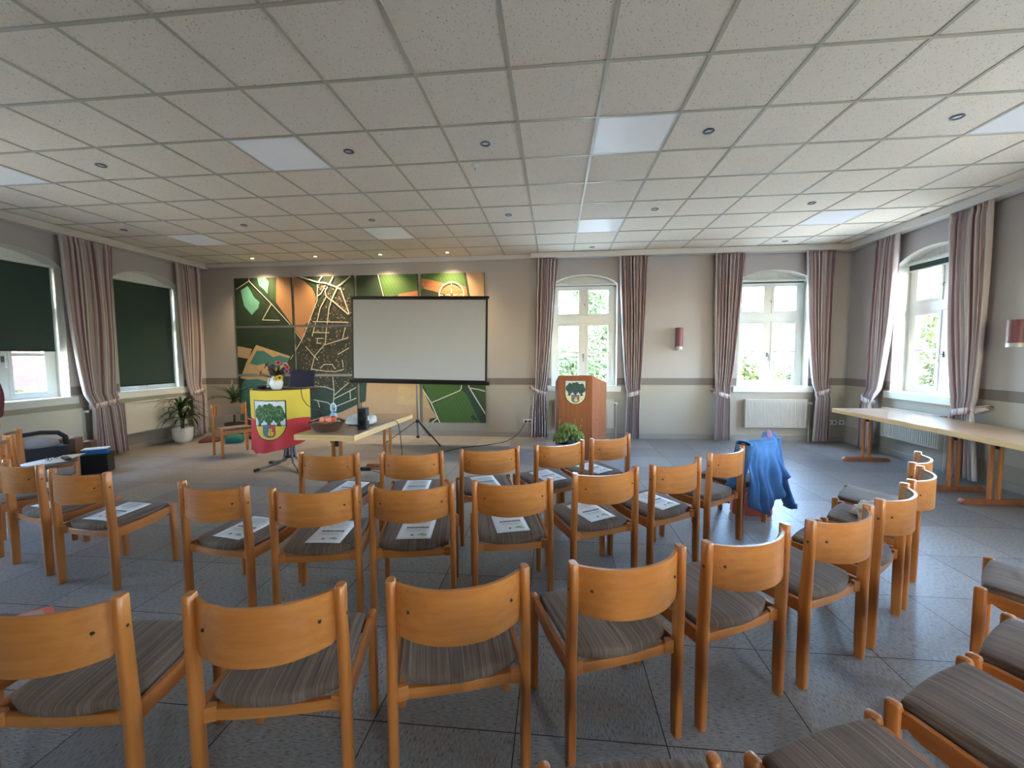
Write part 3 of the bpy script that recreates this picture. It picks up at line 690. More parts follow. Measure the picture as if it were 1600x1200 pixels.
# plan of the picture: survey units (u right, v down) -> metres along and up the front wall
PLAN = ((0.01273268, 2.1309218e-05, -11.039709),
      (0.00018676033, -0.01294002, 8.6875004),
      (0.00016393442, -0.00011177919, 1))
def wxz(p): w = [r[0]*p[0]+r[1]*p[1]+r[2] for r in PLAN]; return (w[0]/w[2], w[1]/w[2])
def tr(fn, *pts): return [wxz(fn(*p)) for p in pts]
def stripe(name, c1, c2, sc, rot=0):
    g = G(name); w = g.n('TexWave', {'wave_type': 'BANDS', 'bands_direction': 'X'}, Vector=g.coord('Object', (1,1,1), rot=(0, rot, 0)), Scale=sc, Distortion=1.5, Detail=2.0, Detail_Scale=.6).outputs[0]
    nz = g.noise(g.coord('Object'), 9, 4); g.base(g.mix(nz, g.mix(w, lin(*c1), lin(*c2)), lin(*c1))); g.p(Roughness=.6); return g.m
MAPM = [plain('map_dark_green', (30,50,33), .6, var=.3, scale=6), plain('map_lake', (92,150,136), .5, var=.08, scale=4), stripe('map_brown_field', (148,110,76), (160,120,84), 6), plain('map_road', (196,194,178), .6),
        plain('map_village', (62,59,54), .6, var=.3, scale=60), plain('map_sand', (184,158,118), .6, var=.15, scale=12), plain('map_lake_deep', (62,116,112), .5, var=.12, scale=6), stripe('map_tan_field', (182,154,122), (158,130,100), 9, .1),
        stripe('map_green_field', (58,90,42), (70,104,48), 5, .5), plain('map_mid_green', (46,72,37), .6, var=.2, scale=5), stripe('map_orange_field', (170,114,80), (152,98,68), 4, 1.5), plain('map_red_roof', (118,70,62), .6), plain('map_pale_roof', (138,132,122), .6), plain('map_tree_green', (44,52,42), .6), plain('map_compass', (240,230,196), .6), plain('map_teal', (34,60,52), .6, var=.25, scale=20)]
SHAPES = []   # (layer, material, polygon in x,z)
def shp(l, m, poly): SHAPES.append((l, m, poly))
def road(fn, w, *pts):
    w *= .5
    P = tr(fn, *pts)
    for (x0, z0), (x1, z1) in zip(P[:-1], P[1:]):
        L = math.hypot(x1-x0, z1-z0)
        if L < 1e-5: continue
        dx, dz = (x1-x0)/L, (z1-z0)/L; e = w*.3
        shp(6, 3, [(x0-dx*e-dz*w/2, z0-dz*e+dx*w/2), (x1+dx*e-dz*w/2, z1+dz*e+dx*w/2), (x1+dx*e+dz*w/2, z1+dz*e-dx*w/2), (x0-dx*e+dz*w/2, z0-dz*e-dx*w/2)])
shp(1, 9, tr(A, (480,60),(575,60),(565,372),(490,320)))
shp(2, 1, tr(A, (130,230),(215,175),(250,230),(300,320),(365,375),(350,450),(300,500),(270,540),(210,470),(170,420),(150,330)))
shp(2, 1, tr(A, (330,60),(430,60),(480,120),(465,275),(420,220),(360,170)))
shp(2, 2, tr(A, (575,60),(800,60),(905,100),(1020,200),(1050,260),(1082,370),(930,800),(890,830),(570,380)))
VIL = tr(A, (1100,100),(1480,200),(1560,700),(1560,1500),(1200,1450),(800,1300),(850,1010),(900,850),(1090,380))
shp(1, 4, VIL)
shp(1, 15, tr(B_, (880,590),(1340,590),(1420,700),(1800,860),(1500,900),(1100,1080),(830,1080),(760,800)))
shp(3, 9, tr(A, (1400,60),(1560,60),(1560,300),(1500,330),(1390,200)))
shp(3, 2, tr(A, (960,840),(1070,830),(1070,900),(1050,940),(970,930)))
shp(3, 2, tr(A, (1330,270),(1390,330),(1480,500),(1390,440)))
shp(3, 10, tr(A, (1130,170),(1185,165),(1170,230),(1130,245)))
shp(2, 5, tr(B_, (285,275),(660,400),(620,480),(500,600),(440,720),(110,640),(140,570),(180,460)))
shp(3, 6, tr(B_, (290,340),(370,340),(470,410),(540,390),(650,420),(620,470),(520,520),(460,575),(380,480),(300,500),(215,480)))
shp(2, 7, tr(B_, (80,288),(240,320),(200,430),(80,408)))
shp(3, 6, tr(B_, (160,660),(300,650),(440,690),(440,740),(300,1000),(240,1100),(100,1100),(120,850),(130,700)))
for fn, pts in ((A, ((80,220),(240,115),(520,400),(740,640),(900,850))), (A, ((235,60),(245,115))), (A, ((520,400),(430,560),(410,600),(620,605))), (A, ((760,1090),(900,850),(1000,600),(1090,360),(1095,160)))): road(fn, .028, *pts)
for pts in (((870,60),(1100,130),(1200,140),(1330,190),(1380,160),(1500,60)), ((1110,120),(1150,60)), ((1250,140),(1290,60)), ((1340,200),(1270,350),(1480,530)), ((1380,200),(1490,520)), ((1330,190),(1380,215))): road(A, .05, *pts)
for pts in (((1220,190),(1190,240),(1200,300),(1270,360)), ((1095,300),(1140,270),(1190,170)), ((1270,350),(1240,450),(1210,700),(1190,900),(1050,1060)), ((1200,320),(1130,450),(1090,620)), ((1040,620),(1480,630)), ((1070,640),(1030,800)), ((1040,755),(1240,760)), ((950,930),(1060,1060)), ((1190,910),(1480,820)), ((1440,700),(1410,830)), ((1095,830),(1170,830)), ((1095,830),(1090,890),(1140,890))): road(A, .032, *pts)
for pts in (((860,710),(935,400)), ((935,400),(970,440)), ((860,710),(960,730),(1060,740),(1140,770)), ((1150,870),(1410,735)), ((1150,960),(1420,850)), ((1325,780),(1330,870)), ((1135,630),(1150,780),(1140,960),(1130,1060)), ((930,880),(1080,910),(1140,960)), ((970,890),(990,960)), ((1150,830),(1310,690)), ((900,540),(1020,560),(1160,570),(1250,545)), ((1000,530),(1040,490),(1130,490),(1160,540)), ((1190,380),(1310,310)), ((1240,440),(1250,520))): road(B_, .034, *pts)
# lower fields
shp(2, 7, tr(D_, (88,280),(100,60),(760,60),(760,560),(40,560),(40,300)))
shp(3, 5, tr(D_, (480,60),(760,60),(760,350),(460,308)))
shp(1, 15, tr(D_, (-40,40),(95,40),(88,270),(20,300),(-200,420),(-200,40)))
shp(1, 7, tr(D_, (-700,540),(-200,410),(30,300),(30,560),(-700,560)))
shp(2, 7, tr(D_, (740,150),(770,150),(870,370),(940,480),(830,560),(740,560)))
shp(3, 5, tr(D_, (740,130),(770,150),(870,370),(740,345)))
shp(3, 9, tr(D_, (830,560),(850,490),(945,470),(985,560)))
shp(3, 8, tr(D_, (750,40),(1240,40),(1230,145),(870,300)))
shp(3, 8, tr(D_, (890,312),(1240,150),(1290,200),(1460,560),(1000,560)))
shp(2, 15, tr(D_, (1230,40),(1550,40),(1550,560),(1440,560),(1290,200)))
shp(3, 9, tr(D_, (1330,40),(1550,40),(1550,390),(1500,400)))
shp(4, 13, tr(D_, (1335,460),(1370,445),(1390,470),(1420,490),(1400,510),(1350,495)))
road(D_, .05, (740,95),(870,300),(985,560)); road(D_, .04, (870,300),(1210,155),(1228,130),(1235,60)); road(D_, .045, (1300,60),(1330,130),(1520,440)); road(D_, .04, (1340,125),(1430,140),(1520,165)); road(D_, .05, (870,540),(945,480))
# top right
shp(1, 0, tr(C_, (50,150),(185,150),(212,310),(50,310))); shp(1, 8, tr(C_, (183,150),(392,150),(398,262),(217,300))); shp(2, 10, tr(C_, (290,282),(410,258),(410,320),(290,320)))
road(C_, .03, (180,170),(213,300))
shp(1, 8, tr(E_, (-60,60),(1000,60),(1000,700),(-60,700))); shp(2, 10, tr(E_, (-20,205),(150,225),(400,290),(800,350),(930,380),(960,640),(600,640),(300,480),(50,420),(-20,330))); shp(3, 13, tr(E_, (-60,425),(50,425),(300,490),(560,545),(600,760),(-60,760)))
shp(3, 7, tr(E_, (905,60),(1330,60),(1330,900),(1040,900))); shp(4, 0, tr(E_, (860,60),(905,60),(1050,900),(1000,900)))
cc = wxz(E_(613, 545)); R0 = wxz(E_(868, 545))[0]-cc[0]
for i in range(48):
    a, q = 2*PI*i/48, 2*PI*(i+1)/48
    shp(7, 14, [(cc[0]+r*math.cos(t_), cc[1]+r*math.sin(t_)) for r, t_ in ((R0-.011, a), (R0+.011, a), (R0+.011, q), (R0-.011, q))])
for a in range(4):
    ca, sa = math.cos(a*PI/2), math.sin(a*PI/2)
    for r0, r1, w in ((R0-.07, R0, .018), (.03, .13, .026)): shp(7, 14, [(cc[0]+ca*r-sa*s_*w/2, cc[1]+sa*r+ca*s_*w/2) for r, s_ in ((r0, -1), (r1, -.2), (r1, .2), (r0, 1))])
rg = random.Random(5)
def inside(p, poly):
    c = False; n = len(poly)
    for i in range(n):
        (x0, z0), (x1, z1) = poly[i], poly[i-1]
        if (z0 > p[1]) != (z1 > p[1]) and p[0] < (x1-x0)*(p[1]-z0)/(z1-z0)+x0: c = not c
    return c
cnt = 0
while cnt < 1100:
    p = (rg.uniform(-5.15, -3.6), rg.uniform(.5, 3.0))
    if not inside(p, VIL): continue
    cnt += 1; a = rg.uniform(0, PI); m = rg.choice((11, 12, 12, 13, 13, 13, 13, 15, 15)); w, h = (rg.uniform(.008, .018), rg.uniform(.006, .012)) if m != 13 else (rg.uniform(.03, .06), rg.uniform(.025, .05))
    ca, sa = math.cos(a), math.sin(a); shp(5 if m != 13 else 4, m, [(p[0]+ca*i*w-sa*j*h, p[1]+sa*i*w+ca*j*h) for i, j in ((-1,-1),(1,-1),(1,1),(-1,1))])
def clip(poly, x0, x1, z0, z1):
    for ax, v, sg in ((0, x0, 1), (0, x1, -1), (1, z0, 1), (1, z1, -1)):
        out = []
        for i in range(len(poly)):
            p, q = poly[i-1], poly[i]; ip, iq = sg*(p[ax]-v) >= 0, sg*(q[ax]-v) >= 0
            if ip != iq: t_ = (v-p[ax])/(q[ax]-p[ax]); out.append((p[0]+(q[0]-p[0])*t_, p[1]+(q[1]-p[1])*t_))
            if iq: out.append(q)
        poly = out
        if len(poly) < 3: return []
    return poly
COLS = [(-6.31, -5.115), (-5.06, -3.84), (-3.785, -2.575), (-2.515, -1.30)]; ROWS = [(2.16, 3.09), (1.20, 2.115), (.264, 1.15)]
RN = ['top', 'middle', 'bottom']; CN = ['first', 'second', 'third', 'fourth']
for ri, (z0, z1) in enumerate(ROWS):
    for ci, (x0, x1) in enumerate(COLS):
        b = MB(); c = Vector(((x0+x1)/2, YF-.0151, (z0+z1)/2))
        b.box((0, 0, 0), (x1-x0, .03, z1-z0), mi=0)
        depth = .0154
        for l, m, poly in sorted(SHAPES, key=lambda s: s[0]):
            if m not in (11, 12, 13) and l not in (6,): depth += .00006
            elif l == 6: depth += .00001
            else: depth += .000004
            q = clip(poly, x0+.0005, x1-.0005, z0+.0005, z1-.0005)
            if len(q) >= 3:
                bm = [(x-c.x, -depth-(.0002 if m in (11, 12) else 0), z-c.z) for x, z in q]; b.add(bm, [tuple(range(len(bm)))], m)
        o = b.build('aerial_picture_panel', MAPM, smooth=False, fixn=False); o.location = c
        tag(o, '%s column, %s row panel of the large aerial map picture' % (CN[ci], RN[ri]), 'picture', 'panels of the aerial map picture on the front wall')

# ------------------------------------------------------------------ coat of arms with three trees
def crest_col(u, v):          # u -1..1, v 0 (top) ..1; material index or None outside
    def half(v, s=0):
        if v < .56: return 1-s
        k = (v-.56)/.44; return max(0, math.sqrt(max(0, 1-(k/(1-s*.9))**2))*(1-s)) if k < 1-s*.9 else -1
    if v < 0 or v > 1 or abs(u) > half(v): return None
    if abs(u) > half(v, .055) or v < .022: return 0                      # black outline
    if .60 < v < .93 and abs(u) < .37:                                    # small inner shield
        k = max(0, (v-.80)/.13); hw = .37*math.sqrt(max(0, 1-k*k))
        if abs(u) < hw:
            if abs(u) > hw-.035: return 0
            if abs(u-.05) < .12+.05*math.sin(v*40) and .70 < v < .88 and abs(u-.05) > .02: return 2
            return 5 if u < -.02 else 6
    for cu, cv, r in ((-.70,.33,.22), (-.52,.26,.24), (-.5,.42,.24), (-.16,.24,.24), (.12,.22,.24), (0,.36,.34), (.42,.28,.22), (.62,.27,.23), (.74,.38,.20), (.52,.42,.24)):
        if ((u-cu)/r)**2 + ((v-cv)/(r*.62))**2 < 1:
            h = math.sin(math.floor(u*26)*12.9898+math.floor(v*30)*78.233)*43758.5453; return 4 if h-math.floor(h) > .72 else 3
    for cu in (-.58, 0, .58):
        w = .10 + .10*max(0, (.53-v)/.1) + .06*max(0, (v-.58)/.06)
        if .42 < v < .64 and abs(u-cu) < w: return 3
    if .615 < v < .63: return 0
    return 1 if v < .62 else 2
CRESTM = [plain('crest_black', (28,26,26), .5), plain('crest_white', (208,212,222), .6), plain('crest_yellow', (222,190,70), .6), plain('crest_green', (40,74,40), .6), plain('crest_light_green', (96,130,70), .6), plain('crest_blue_grey', (92,112,126), .6), plain('crest_red', (190,64,50), .6)]

# ------------------------------------------------------------------ bar table with flag
TC = Vector((-3.66, 5.42, 0))
t = thing('bar_table', 'round black-topped standing table with the yellow and red flag', 'table', TC)
b = MB(); b.lathe([(.40, 1.085), (.415, 1.09), (.42, 1.10), (.415, 1.112), (.40, 1.115)], n=48); b.build('tabletop', M['black'], t)
for i, (sx, ang) in enumerate(((-1, 222), (-1, 160), (1, 318), (1, 20))):
    a = math.radians(ang); px, py = sx*.045, .03 if i % 2 else -.03
    b = MB(); ex, ey = .42*math.cos(a), .42*math.sin(a)
    b.tube([(px, py, 1.085), (px, py, .6), (px, py, .22), (px+ex*.06, py+ey*.06, .13), (px+ex*.2, py+ey*.2, .085), (ex*.95, ey*.95, .03)], .017, 12); l = b.build('leg', M['steel'], t)
    b = MB(); b.tube([(ex*.88, ey*.88, .036), (ex*1.05, ey*1.05, .024)], .0225, 12); b.build('foot_cap', M['black'], l)
b = MB(); b.box((0, 0, .16), (.11, .09, .03)); b.box((0, 0, .75), (.11, .09, .02)); b.build('crossbar', M['black'], t, bevel=.003)
FY, FR, FW, FB = lin(226,196,84), lin(196,58,66), lin(226,224,216), None
M['flagyellow'] = plain('flag_yellow', (224,196,76), .8, var=.03, scale=200); M['flagred'] = plain('flag_red', (204,60,66), .8, var=.03, scale=200); M['flagwhite'] = plain('flag_hem', (222,216,190), .8)
def flag_pt(u, v):
    a = math.radians(193 + (340-193)*u); r = .432
    x, y = TC.x + r*math.cos(a)*1.03, TC.y + r*math.sin(a)
    zt = 1.119 - .010*math.sin(PI*u); zb = .285 + .02*u + .15*max(0, (u-.45)/.55)**1.3
    z = zt + (zb-zt)*v
    w = .012*math.sin(u*17+1.2)*v + .02*v*math.sin(u*5.5+2.0) + .01*math.sin(u*31)*v*v
    bx = .035*v*(1-2*u)*.0
    x += (math.cos(a))*(w) + .035*v*(.5-u)*.6; y += math.sin(a)*w - .0
    return Vector((x, y, z))
NU, NV = 150, 140; b = MB()
b.grid(flag_pt, NU, NV)
b.m = []
for j in range(NV):
    for i in range(NU):
        u, v = (i+.5)/NU, (j+.5)/NV; p = flag_pt(u, v)
        cu = (u-.534)/.2; cvv = (1.545-(1.545-.975)) ; cv = (.985-p.z)/(.525)
        c = crest_col(cu, cv)
        if c is not None: b.m.append(c)
        elif u < .012: b.m.append(9)
        else: b.m.append(7 if p.z > .728+.02*math.sin(u*9) else 8)
o = b.build('flag', CRESTM+[M['flagyellow'], M['flagred'], M['flagwhite']], angle=180, solid=.002, fixn=False)
tag(o, 'yellow over red municipal flag with a three-tree coat of arms, hung on the bar table', 'flag')
# things on the bar table
ZT = 1.1155
M['laptop'] = plain('laptop_dark', (40,40,54), .3); M['laptopscreen'] = plain('laptop_screen_off', (52,50,72), .15)
t = thing('laptop', 'open dark laptop on the bar table behind the vase', 'laptop', (-3.47, 5.36, ZT), math.radians(8))
b = MB(); b.box((0, 0, .009), (.34, .23, .018)); b.build('laptop_base', M['steel'], t, bevel=.004)
b = MB(); b.box((0, .01, .019), (.30, .12, .002)); b.build('keyboard', M['black'], t)
b = MB(); b.box((0, .150, .125), (.34, .008, .235), rx=math.radians(-14)); s = b.build('laptop_lid', M['laptop'], t, bevel=.003)
b = MB(); b.box((0, .145, .125), (.32, .002, .205), rx=math.radians(-14)); b.build('screen', M['laptopscreen'], s)
VC = Vector((-3.62, 5.14, ZT))
t = thing('vase', 'white ceramic jug vase with flowers on the bar table', 'vase', VC)
b = MB(); b.lathe([(.045, 0), (.055, .006), (.075, .05), (.082, .09), (.070, .135), (.055, .160), (.060, .178), (.054, .176), (.048, .158), (.06, .13)], n=28, cap=False); b.lathe([(.044, .002), (.001, .003)], n=28); b.build('vase_body', M['ceramic'], t)
b = MB(); b.tube([(-.058, 0, .15), (-.10, 0, .145), (-.112, 0, .10), (-.09, 0, .06), (-.076, 0, .055)], .009); b.build('handle', M['ceramic'], t)
def flower(x, y, z, r, mat, label, n=9, grp='cut flowers in the white vase'):
    x *= 1.2; r *= 1.2
    t = thing('cut_flower', label, 'flower', VC+Vector((0, 0, .10)), group=grp); q = Vector((x, y, z+.02-.10)); b = MB(); b.tube([(x*.15, y*.15, -.06), (x*.3, y*.3, .06), q*.8+Vector((0,0,.0)), q], .0035, 6); b.build('stem', M['plantleaf'], t)
    b = MB(); d = Vector((x, y-.1, .08)).normalized(); e1 = d.cross(Vector((0,0,1))).normalized(); e2 = e1.cross(d)
    for k in range(n):
        a = 2*PI*k/n; rd = e1*math.cos(a)+e2*math.sin(a); sd = -e1*math.sin(a)+e2*math.cos(a)
        b.add([q, q+rd*r*.6+sd*r*.3+d*.012, q+rd*r+d*.006, q+rd*r*.6-sd*r*.3+d*.012], [(0,1,2,3)])
    b.build('petal', mat, t, solid=.002, fixn=False)
    b = MB(); b.ball(q+d*.008, r*.32, 10, 6); b.build('flower_centre', M['flowercore'], t)
M['flowercore'] = plain('flower_centre', (96,74,40), .8); M['fpink'] = plain('petal_pink', (206,104,128), .6); M['fmauve'] = plain('petal_mauve', (176,96,150), .6); M['fyel'] = plain('petal_yellow', (230,190,50), .6); M['fdark'] = plain('petal_dark_purple', (86,58,72), .7); M['fwhite'] = plain('petal_pale', (208,176,188), .6)
for f in ((-.16,-.02,.20,.035,'fpink','pink flower at the left of the bouquet'), (-.13,-.05,.17,.028,'fyel','small yellow flower at the left of the bouquet'), (.085,-.075,.135,.040,'fyel','large yellow flower hanging low over the vase front'), (.055,-.085,.125,.034,'fyel','second yellow flower low beside the vase rim'),
          (.14,-.03,.215,.036,'fmauve','mauve flower at the right of the bouquet'), (.03,0,.325,.04,'fpink','topmost pink flower of the bouquet'), (.10,.02,.30,.036,'fwhite','pale flower at the upper right of the bouquet'), (-.03,-.03,.26,.05,'fdark','large dark purple flower in the middle of the bouquet'), (-.10,.0,.30,.05,'fdark','dark purple flower at the upper left of the bouquet'), (.0,-.06,.21,.042,'fdark','dark purple flower just above the vase'), (.13,.0,.27,.034,'fpink','pink flower at the right above the mauve one')):
    flower(*f[:4], M[f[4]], f[5])
t = thing('flower_greenery', 'dark green leaves filling the bouquet in the vase', 'leaves', VC+Vector((0,0,.14)))
b = MB(); r = random.Random(9)
for i in range(60):
    a, e = r.uniform(0, 2*PI), r.uniform(.1, 1.3); d = Vector((math.cos(a)*math.cos(e), math.sin(a)*math.cos(e)*.7, math.sin(e))); L = r.uniform(.10, .20); s = d.cross(Vector((.3,.2,1))).normalized()*.026
    b.add([d*.03, d*L*.6+s, d*L, d*L*.6-s], [(0,1,2,3)])
b.build('foliage', M['plantleaf'], t, fixn=False)
t = thing('glass_jar', 'small glass jar beside the vase on the bar table', 'jar', (-3.78, 5.22, ZT))
gj = G('jar_glass'); gj.p(Base_Color=(.75,.78,.6,1), Roughness=.08); gj.b.inputs['Transmission Weight'].default_value = .7
b = MB(); b.lathe([(.03, 0), (.034, .004), (.034, .075), (.028, .09)], n=20); b.build('jar_body', gj.m, t); b = MB(); b.lathe([(.031, .09), (.032, .10), (.0305, .112)], n=20); b.build('lid', M['steel'], t)
o = MB(); o.ball((0, 0, .02), .10, 20, 10, sc=(1, .75, .3)); o.ball((.09, -.02, .008), .06, 14, 6, sc=(1, .9, .14)); o = o.build('black_cap', M['black']); o.location = (-3.87, 5.25, ZT+.006); tag(o, 'black cloth cap lying flat on the left of the bar table', 'cap')
c_ = MB(); c_.tube([(-3.32, 5.25, ZT+.006), (-3.27, 5.135, 1.122), (-3.262, 5.105, 1.09), (-3.24, 5.10, 1.0), (-3.19, 5.11, .92), (-3.12, 5.15, .86), (-3.08, 5.2, .84)], .0045, 8); c_ = c_.build('laptop_cable', M['black']); tag(c_, 'thin black laptop cable hanging over the flag', 'cable')

# ------------------------------------------------------------------ lectern
def pt2(c, a): return Vector((c[0], c[1]))
LA = math.radians(-12); LC = Vector((.31, 6.2)); sx_, cx_ = math.sin(math.radians(12)), math.cos(math.radians(12))
def lw(p, z): return Vector((LC.x + p[0]*cx_ + p[1]*sx_, LC.y - p[0]*sx_ + p[1]*cx_, z))
t = thing('lectern', 'reddish wooden lectern with a crest on its front', 'lectern', (LC.x, LC.y, 0), LA)
def slab(name, p0, p1, z0, zt0, zt1, th, mat):
    (x0, y0), (x1, y1) = p0, p1; L = math.hypot(x1-x0, y1-y0); nx, ny = -(y1-y0)/L*th, (x1-x0)/L*th
    b = MB(); b.add([(x0,y0,z0),(x1,y1,z0),(x1+nx,y1+ny,z0),(x0+nx,y0+ny,z0),(x0,y0,zt0),(x1,y1,zt1),(x1+nx,y1+ny,zt1),(x0+nx,y0+ny,zt0)], [(0,3,2,1),(4,5,6,7),(0,1,5,4),(1,2,6,5),(2,3,7,6),(3,0,4,7)])
    return b.build(name, mat, t, smooth=False, bevel=.002)
slab('front_panel', (-.245, 0), (.245, 0), .0, 1.25, 1.25, .022, M['lectern'])
slab('side_panel', (.2455, .001), (.403, .5), .0, 1.25, 1.115, .022, M['lectern'])
slab('side_panel', (-.403, .5), (-.2455, .001), .0, 1.115, 1.25, .022, M['lectern'])
b = MB(); b.add([(-.25, .03, 1.20), (.25, .03, 1.20), (.365, .47, 1.08), (-.365, .47, 1.08), (-.25, .03, 1.18), (.25, .03, 1.18), (.365, .47, 1.06), (-.365, .47, 1.06)], [(0,1,2,3),(7,6,5,4),(0,4,5,1),(1,5,6,2),(2,6,7,3),(3,7,4,0)]); b.build('reading_shelf', M['lectern'], t, smooth=False)
b = MB(); b.add([(-.30, .15, .6), (.30, .15, .6), (.37, .45, .6), (-.37, .45, .6), (-.30, .15, .58), (.30, .15, .58), (.37, .45, .58), (-.37, .45, .58)], [(0,1,2,3),(7,6,5,4),(0,4,5,1),(1,5,6,2),(2,6,7,3),(3,7,4,0)]); b.build('inner_shelf', M['lectern'], t, smooth=False)
b = MB(); n = 110; cw, chh = .155, .355
for j in range(n):
    for i in range(n):
        u, v = -1+2*(i+.5)/n, (j+.5)/n; c = crest_col(u, v)
        if c is None: continue
        x0, x1, z0, z1 = [(-1+2*i/n)*cw, (-1+2*(i+1)/n)*cw, -j/n*chh, -(j+1)/n*chh]
        b.add([(x0, -.008, z0+1.175), (x0, -.008, z1+1.175), (x1, -.008, z1+1.175), (x1, -.008, z0+1.175)], [(0,1,2,3)], c)
edge = [(-cw, 0), (cw, 0)] + [(cw*math.cos(a), -chh*(.56+.44*math.sin(a))) for a in [PI*k/24 for k in range(25)]]
b.prism(edge, lambda p, q: (p[0], q, 1.175+p[1]), -.0075, 0, 0)
CRESTL = [CRESTM[0], plain('plaque_white', (206,206,200), .5), plain('plaque_pale_yellow', (216,206,160), .5), plain('plaque_dark_green', (46,72,66), .5), plain('plaque_mid_green', (70,96,84), .5), plain('plaque_grey', (120,112,108), .5), plain('plaque_brown_red', (134,104,94), .5)]
b.build('crest_plaque', CRESTL, t, smooth=False, fixn=False)

# ------------------------------------------------------------------ ornamental cabbages in front of the lectern
t = thing('planter_bowl', 'grey bowl holding ornamental cabbages in front of the lectern', 'planter', (.19, 5.82, 0))
b = MB(); b.lathe([(.12, 0), (.13, .01), (.165, .30), (.17, .33), (.155, .33), (.15, .30)], n=32, cap=False); b.lathe([(.12, .001), (.001, .001)], n=32); b.build('bowl', M['steel'], t)
b = MB(); b.lathe([(.155, .305), (.08, .325), (.001, .33)], n=24, cap=False); b.build('soil', M['soil'], t)
M['cab1'] = leaf('cabbage_leaf_green', (116,148,84), (190,204,128), .15, .5); M['cab2'] = leaf('cabbage_leaf_bluish', (96,102,124), (150,150,170), .1, .5); M['twig'] = leaf('yellow_green_twig', (122,120,48), (170,160,70), .2)
def cabbage(x, y, z, R, mat, label):
    t = thing('ornamental_cabbage', label, 'plant', (x, y, z), group='plants in the bowl before the lectern'); b = MB(); r = random.Random(int(x*1000))
    for ring, (n, e, L) in enumerate(((11, -.1, 1.0), (10, .25, .95), (9, .6, .8), (7, .95, .62), (5, 1.25, .42))):
        for k in range(n):
            a = 2*PI*k/n + ring*.4 + r.uniform(-.1, .1); o = Vector((math.cos(a), math.sin(a), 0)); s = Vector((-math.sin(a), math.cos(a), 0)); up = Vector((0,0,1))
            d = o*math.cos(e)+up*math.sin(e); w = R*L*.42; l = R*L; base = len(b.v); nv, nu_ = 5, 6; vs = []
            for j in range(nv+1):
                tt = j/nv; wd = w*math.sin(PI*(.12+.75*tt))
                for i in range(nu_+1):
                    q = -1+2*i/nu_; ruf = .035*R/.1*math.sin(i*2.6+k)*tt*tt
                    vs.append(d*l*tt + s*q*wd + up*(.12*l*q*q + ruf - .1*l*tt*tt))
            b.add(vs, [(j*(nu_+1)+i, j*(nu_+1)+i+1, (j+1)*(nu_+1)+i+1, (j+1)*(nu_+1)+i) for j in range(nv) for i in range(nu_)])
    b.build('leaves', mat, t, fixn=False, angle=180); b = MB(); b.tube([(0,0,-.07), (0,0,.01)], .014); b.build('stem', M['bark'], t)
cabbage(.095, 5.735, .41, .115, M['cab1'], 'pale green ornamental cabbage at the lower left of the bowl'); cabbage(.19, 5.82, .50, .135, M['cab1'], 'pale green ornamental cabbage at the top of the bowl')
cabbage(.305, 5.755, .42, .11, M['cab1'], 'pale green ornamental cabbage at the right of the bowl'); cabbage(.23, 5.69, .355, .075, M['cab2'], 'bluish grey ornamental cabbage low in the middle of the bowl')
for (x, lab) in ((.06, 'yellow-green twig sprig at the left of the bowl'), (.32, 'yellow-green twig sprig at the right of the bowl')):
    t = thing('twig_sprig', lab, 'plant', (x, 5.90, .31), group='twig sprigs in the bowl'); b = MB(); r = random.Random(int(x*100))
    for k in range(5):
        a = r.uniform(0, 6.28); q = Vector((math.cos(a)*.07, .03+math.sin(a)*.03, r.uniform(.2, .34))); b.tube([(0,0,0), q*.5+Vector((0,0,.03)), q], .002, 5)
        for m in range(9):
            p = q*(.4+.6*m/9)+Vector((0,0,.02)); d = Vector((r.uniform(-1,1), r.uniform(-1,1), r.uniform(-.2,1))).normalized()*.03; s = d.cross(Vector((1,.3,.2))).normalized()*.008; b.add([p, p+d*.5+s, p+d, p+d*.5-s], [(0,1,2,3)])
    b.build('sprig_leaves', M['twig'], t, fixn=False)

# ------------------------------------------------------------------ tables
def make_table(label, L, Wd, grp, planky=(.17, .17)):
    t = thing('folding_table', label, 'table', group=grp)
    b = MB(); b.box((0, 0, .739), (Wd-.012, L-.012, .004)); b.build('tabletop', M['tabletop'], t, smooth=False)
    for e in (-1, 1):
        b = MB(); b.box((e*(Wd/2-.01), 0, .711), (.02, L, .058)); b.build('edge_strip', M['birch_y'], t, bevel=.003, smooth=False)
        b = MB(); b.box((0, e*(L/2-.01), .711), (Wd-.04, .02, .058)); b.build('edge_strip', M['birch_x'], t, bevel=.003, smooth=False)
    b = MB(); b.box((0, 0, .712), (Wd-.04, L-.04, .048)); b.build('core_board', M['birch_x'], t, smooth=False)
    for s, dy in ((-1, planky[0]), (1, planky[1])):
        y = s*(L/2-dy)
        for x in (-.042, .042):
            b = MB(); b.tube([(x, y, .05), (x, y, .688)], .021, 16); b.build('leg', M['beech'], t)
        b = MB(); b.prism([(-.315, 0), (.315, 0), (.315, .022), (.285, .052), (-.285, .052), (-.315, .022)], lambda p, q: (p[0], y+q, p[1]), -.03, .03); b.build('foot', M['lectern'], t, smooth=False, bevel=.004)
        b = MB(); b.box((0, y, .678), (.5, .06, .02)); b.box((0, y, .62), (.03, .02, .10)); b.build('bracket', M['black'], t)
    return t
t1 = make_table('pale-edged folding table by the screen with the fruit basket and loudspeaker', 1.60, .67, 'pale wood folding tables', (.24, .10)); t1.location = (-2.32, 4.83, 0); t1.rotation_euler.z = math.radians(-2.0)
t2 = make_table('pale wood folding table along the right wall, farther one under the window', 1.72, .76, 'pale wood folding tables', (.22, .17)); t2.location = (4.475, 5.76, 0)
t3 = copy_tree(t2); t3.location = (4.475, 4.037, 0); t3.rotation_euler.z = PI; t3['label'] = 'pale wood folding table along the right wall, nearer one cut by the photo edge'

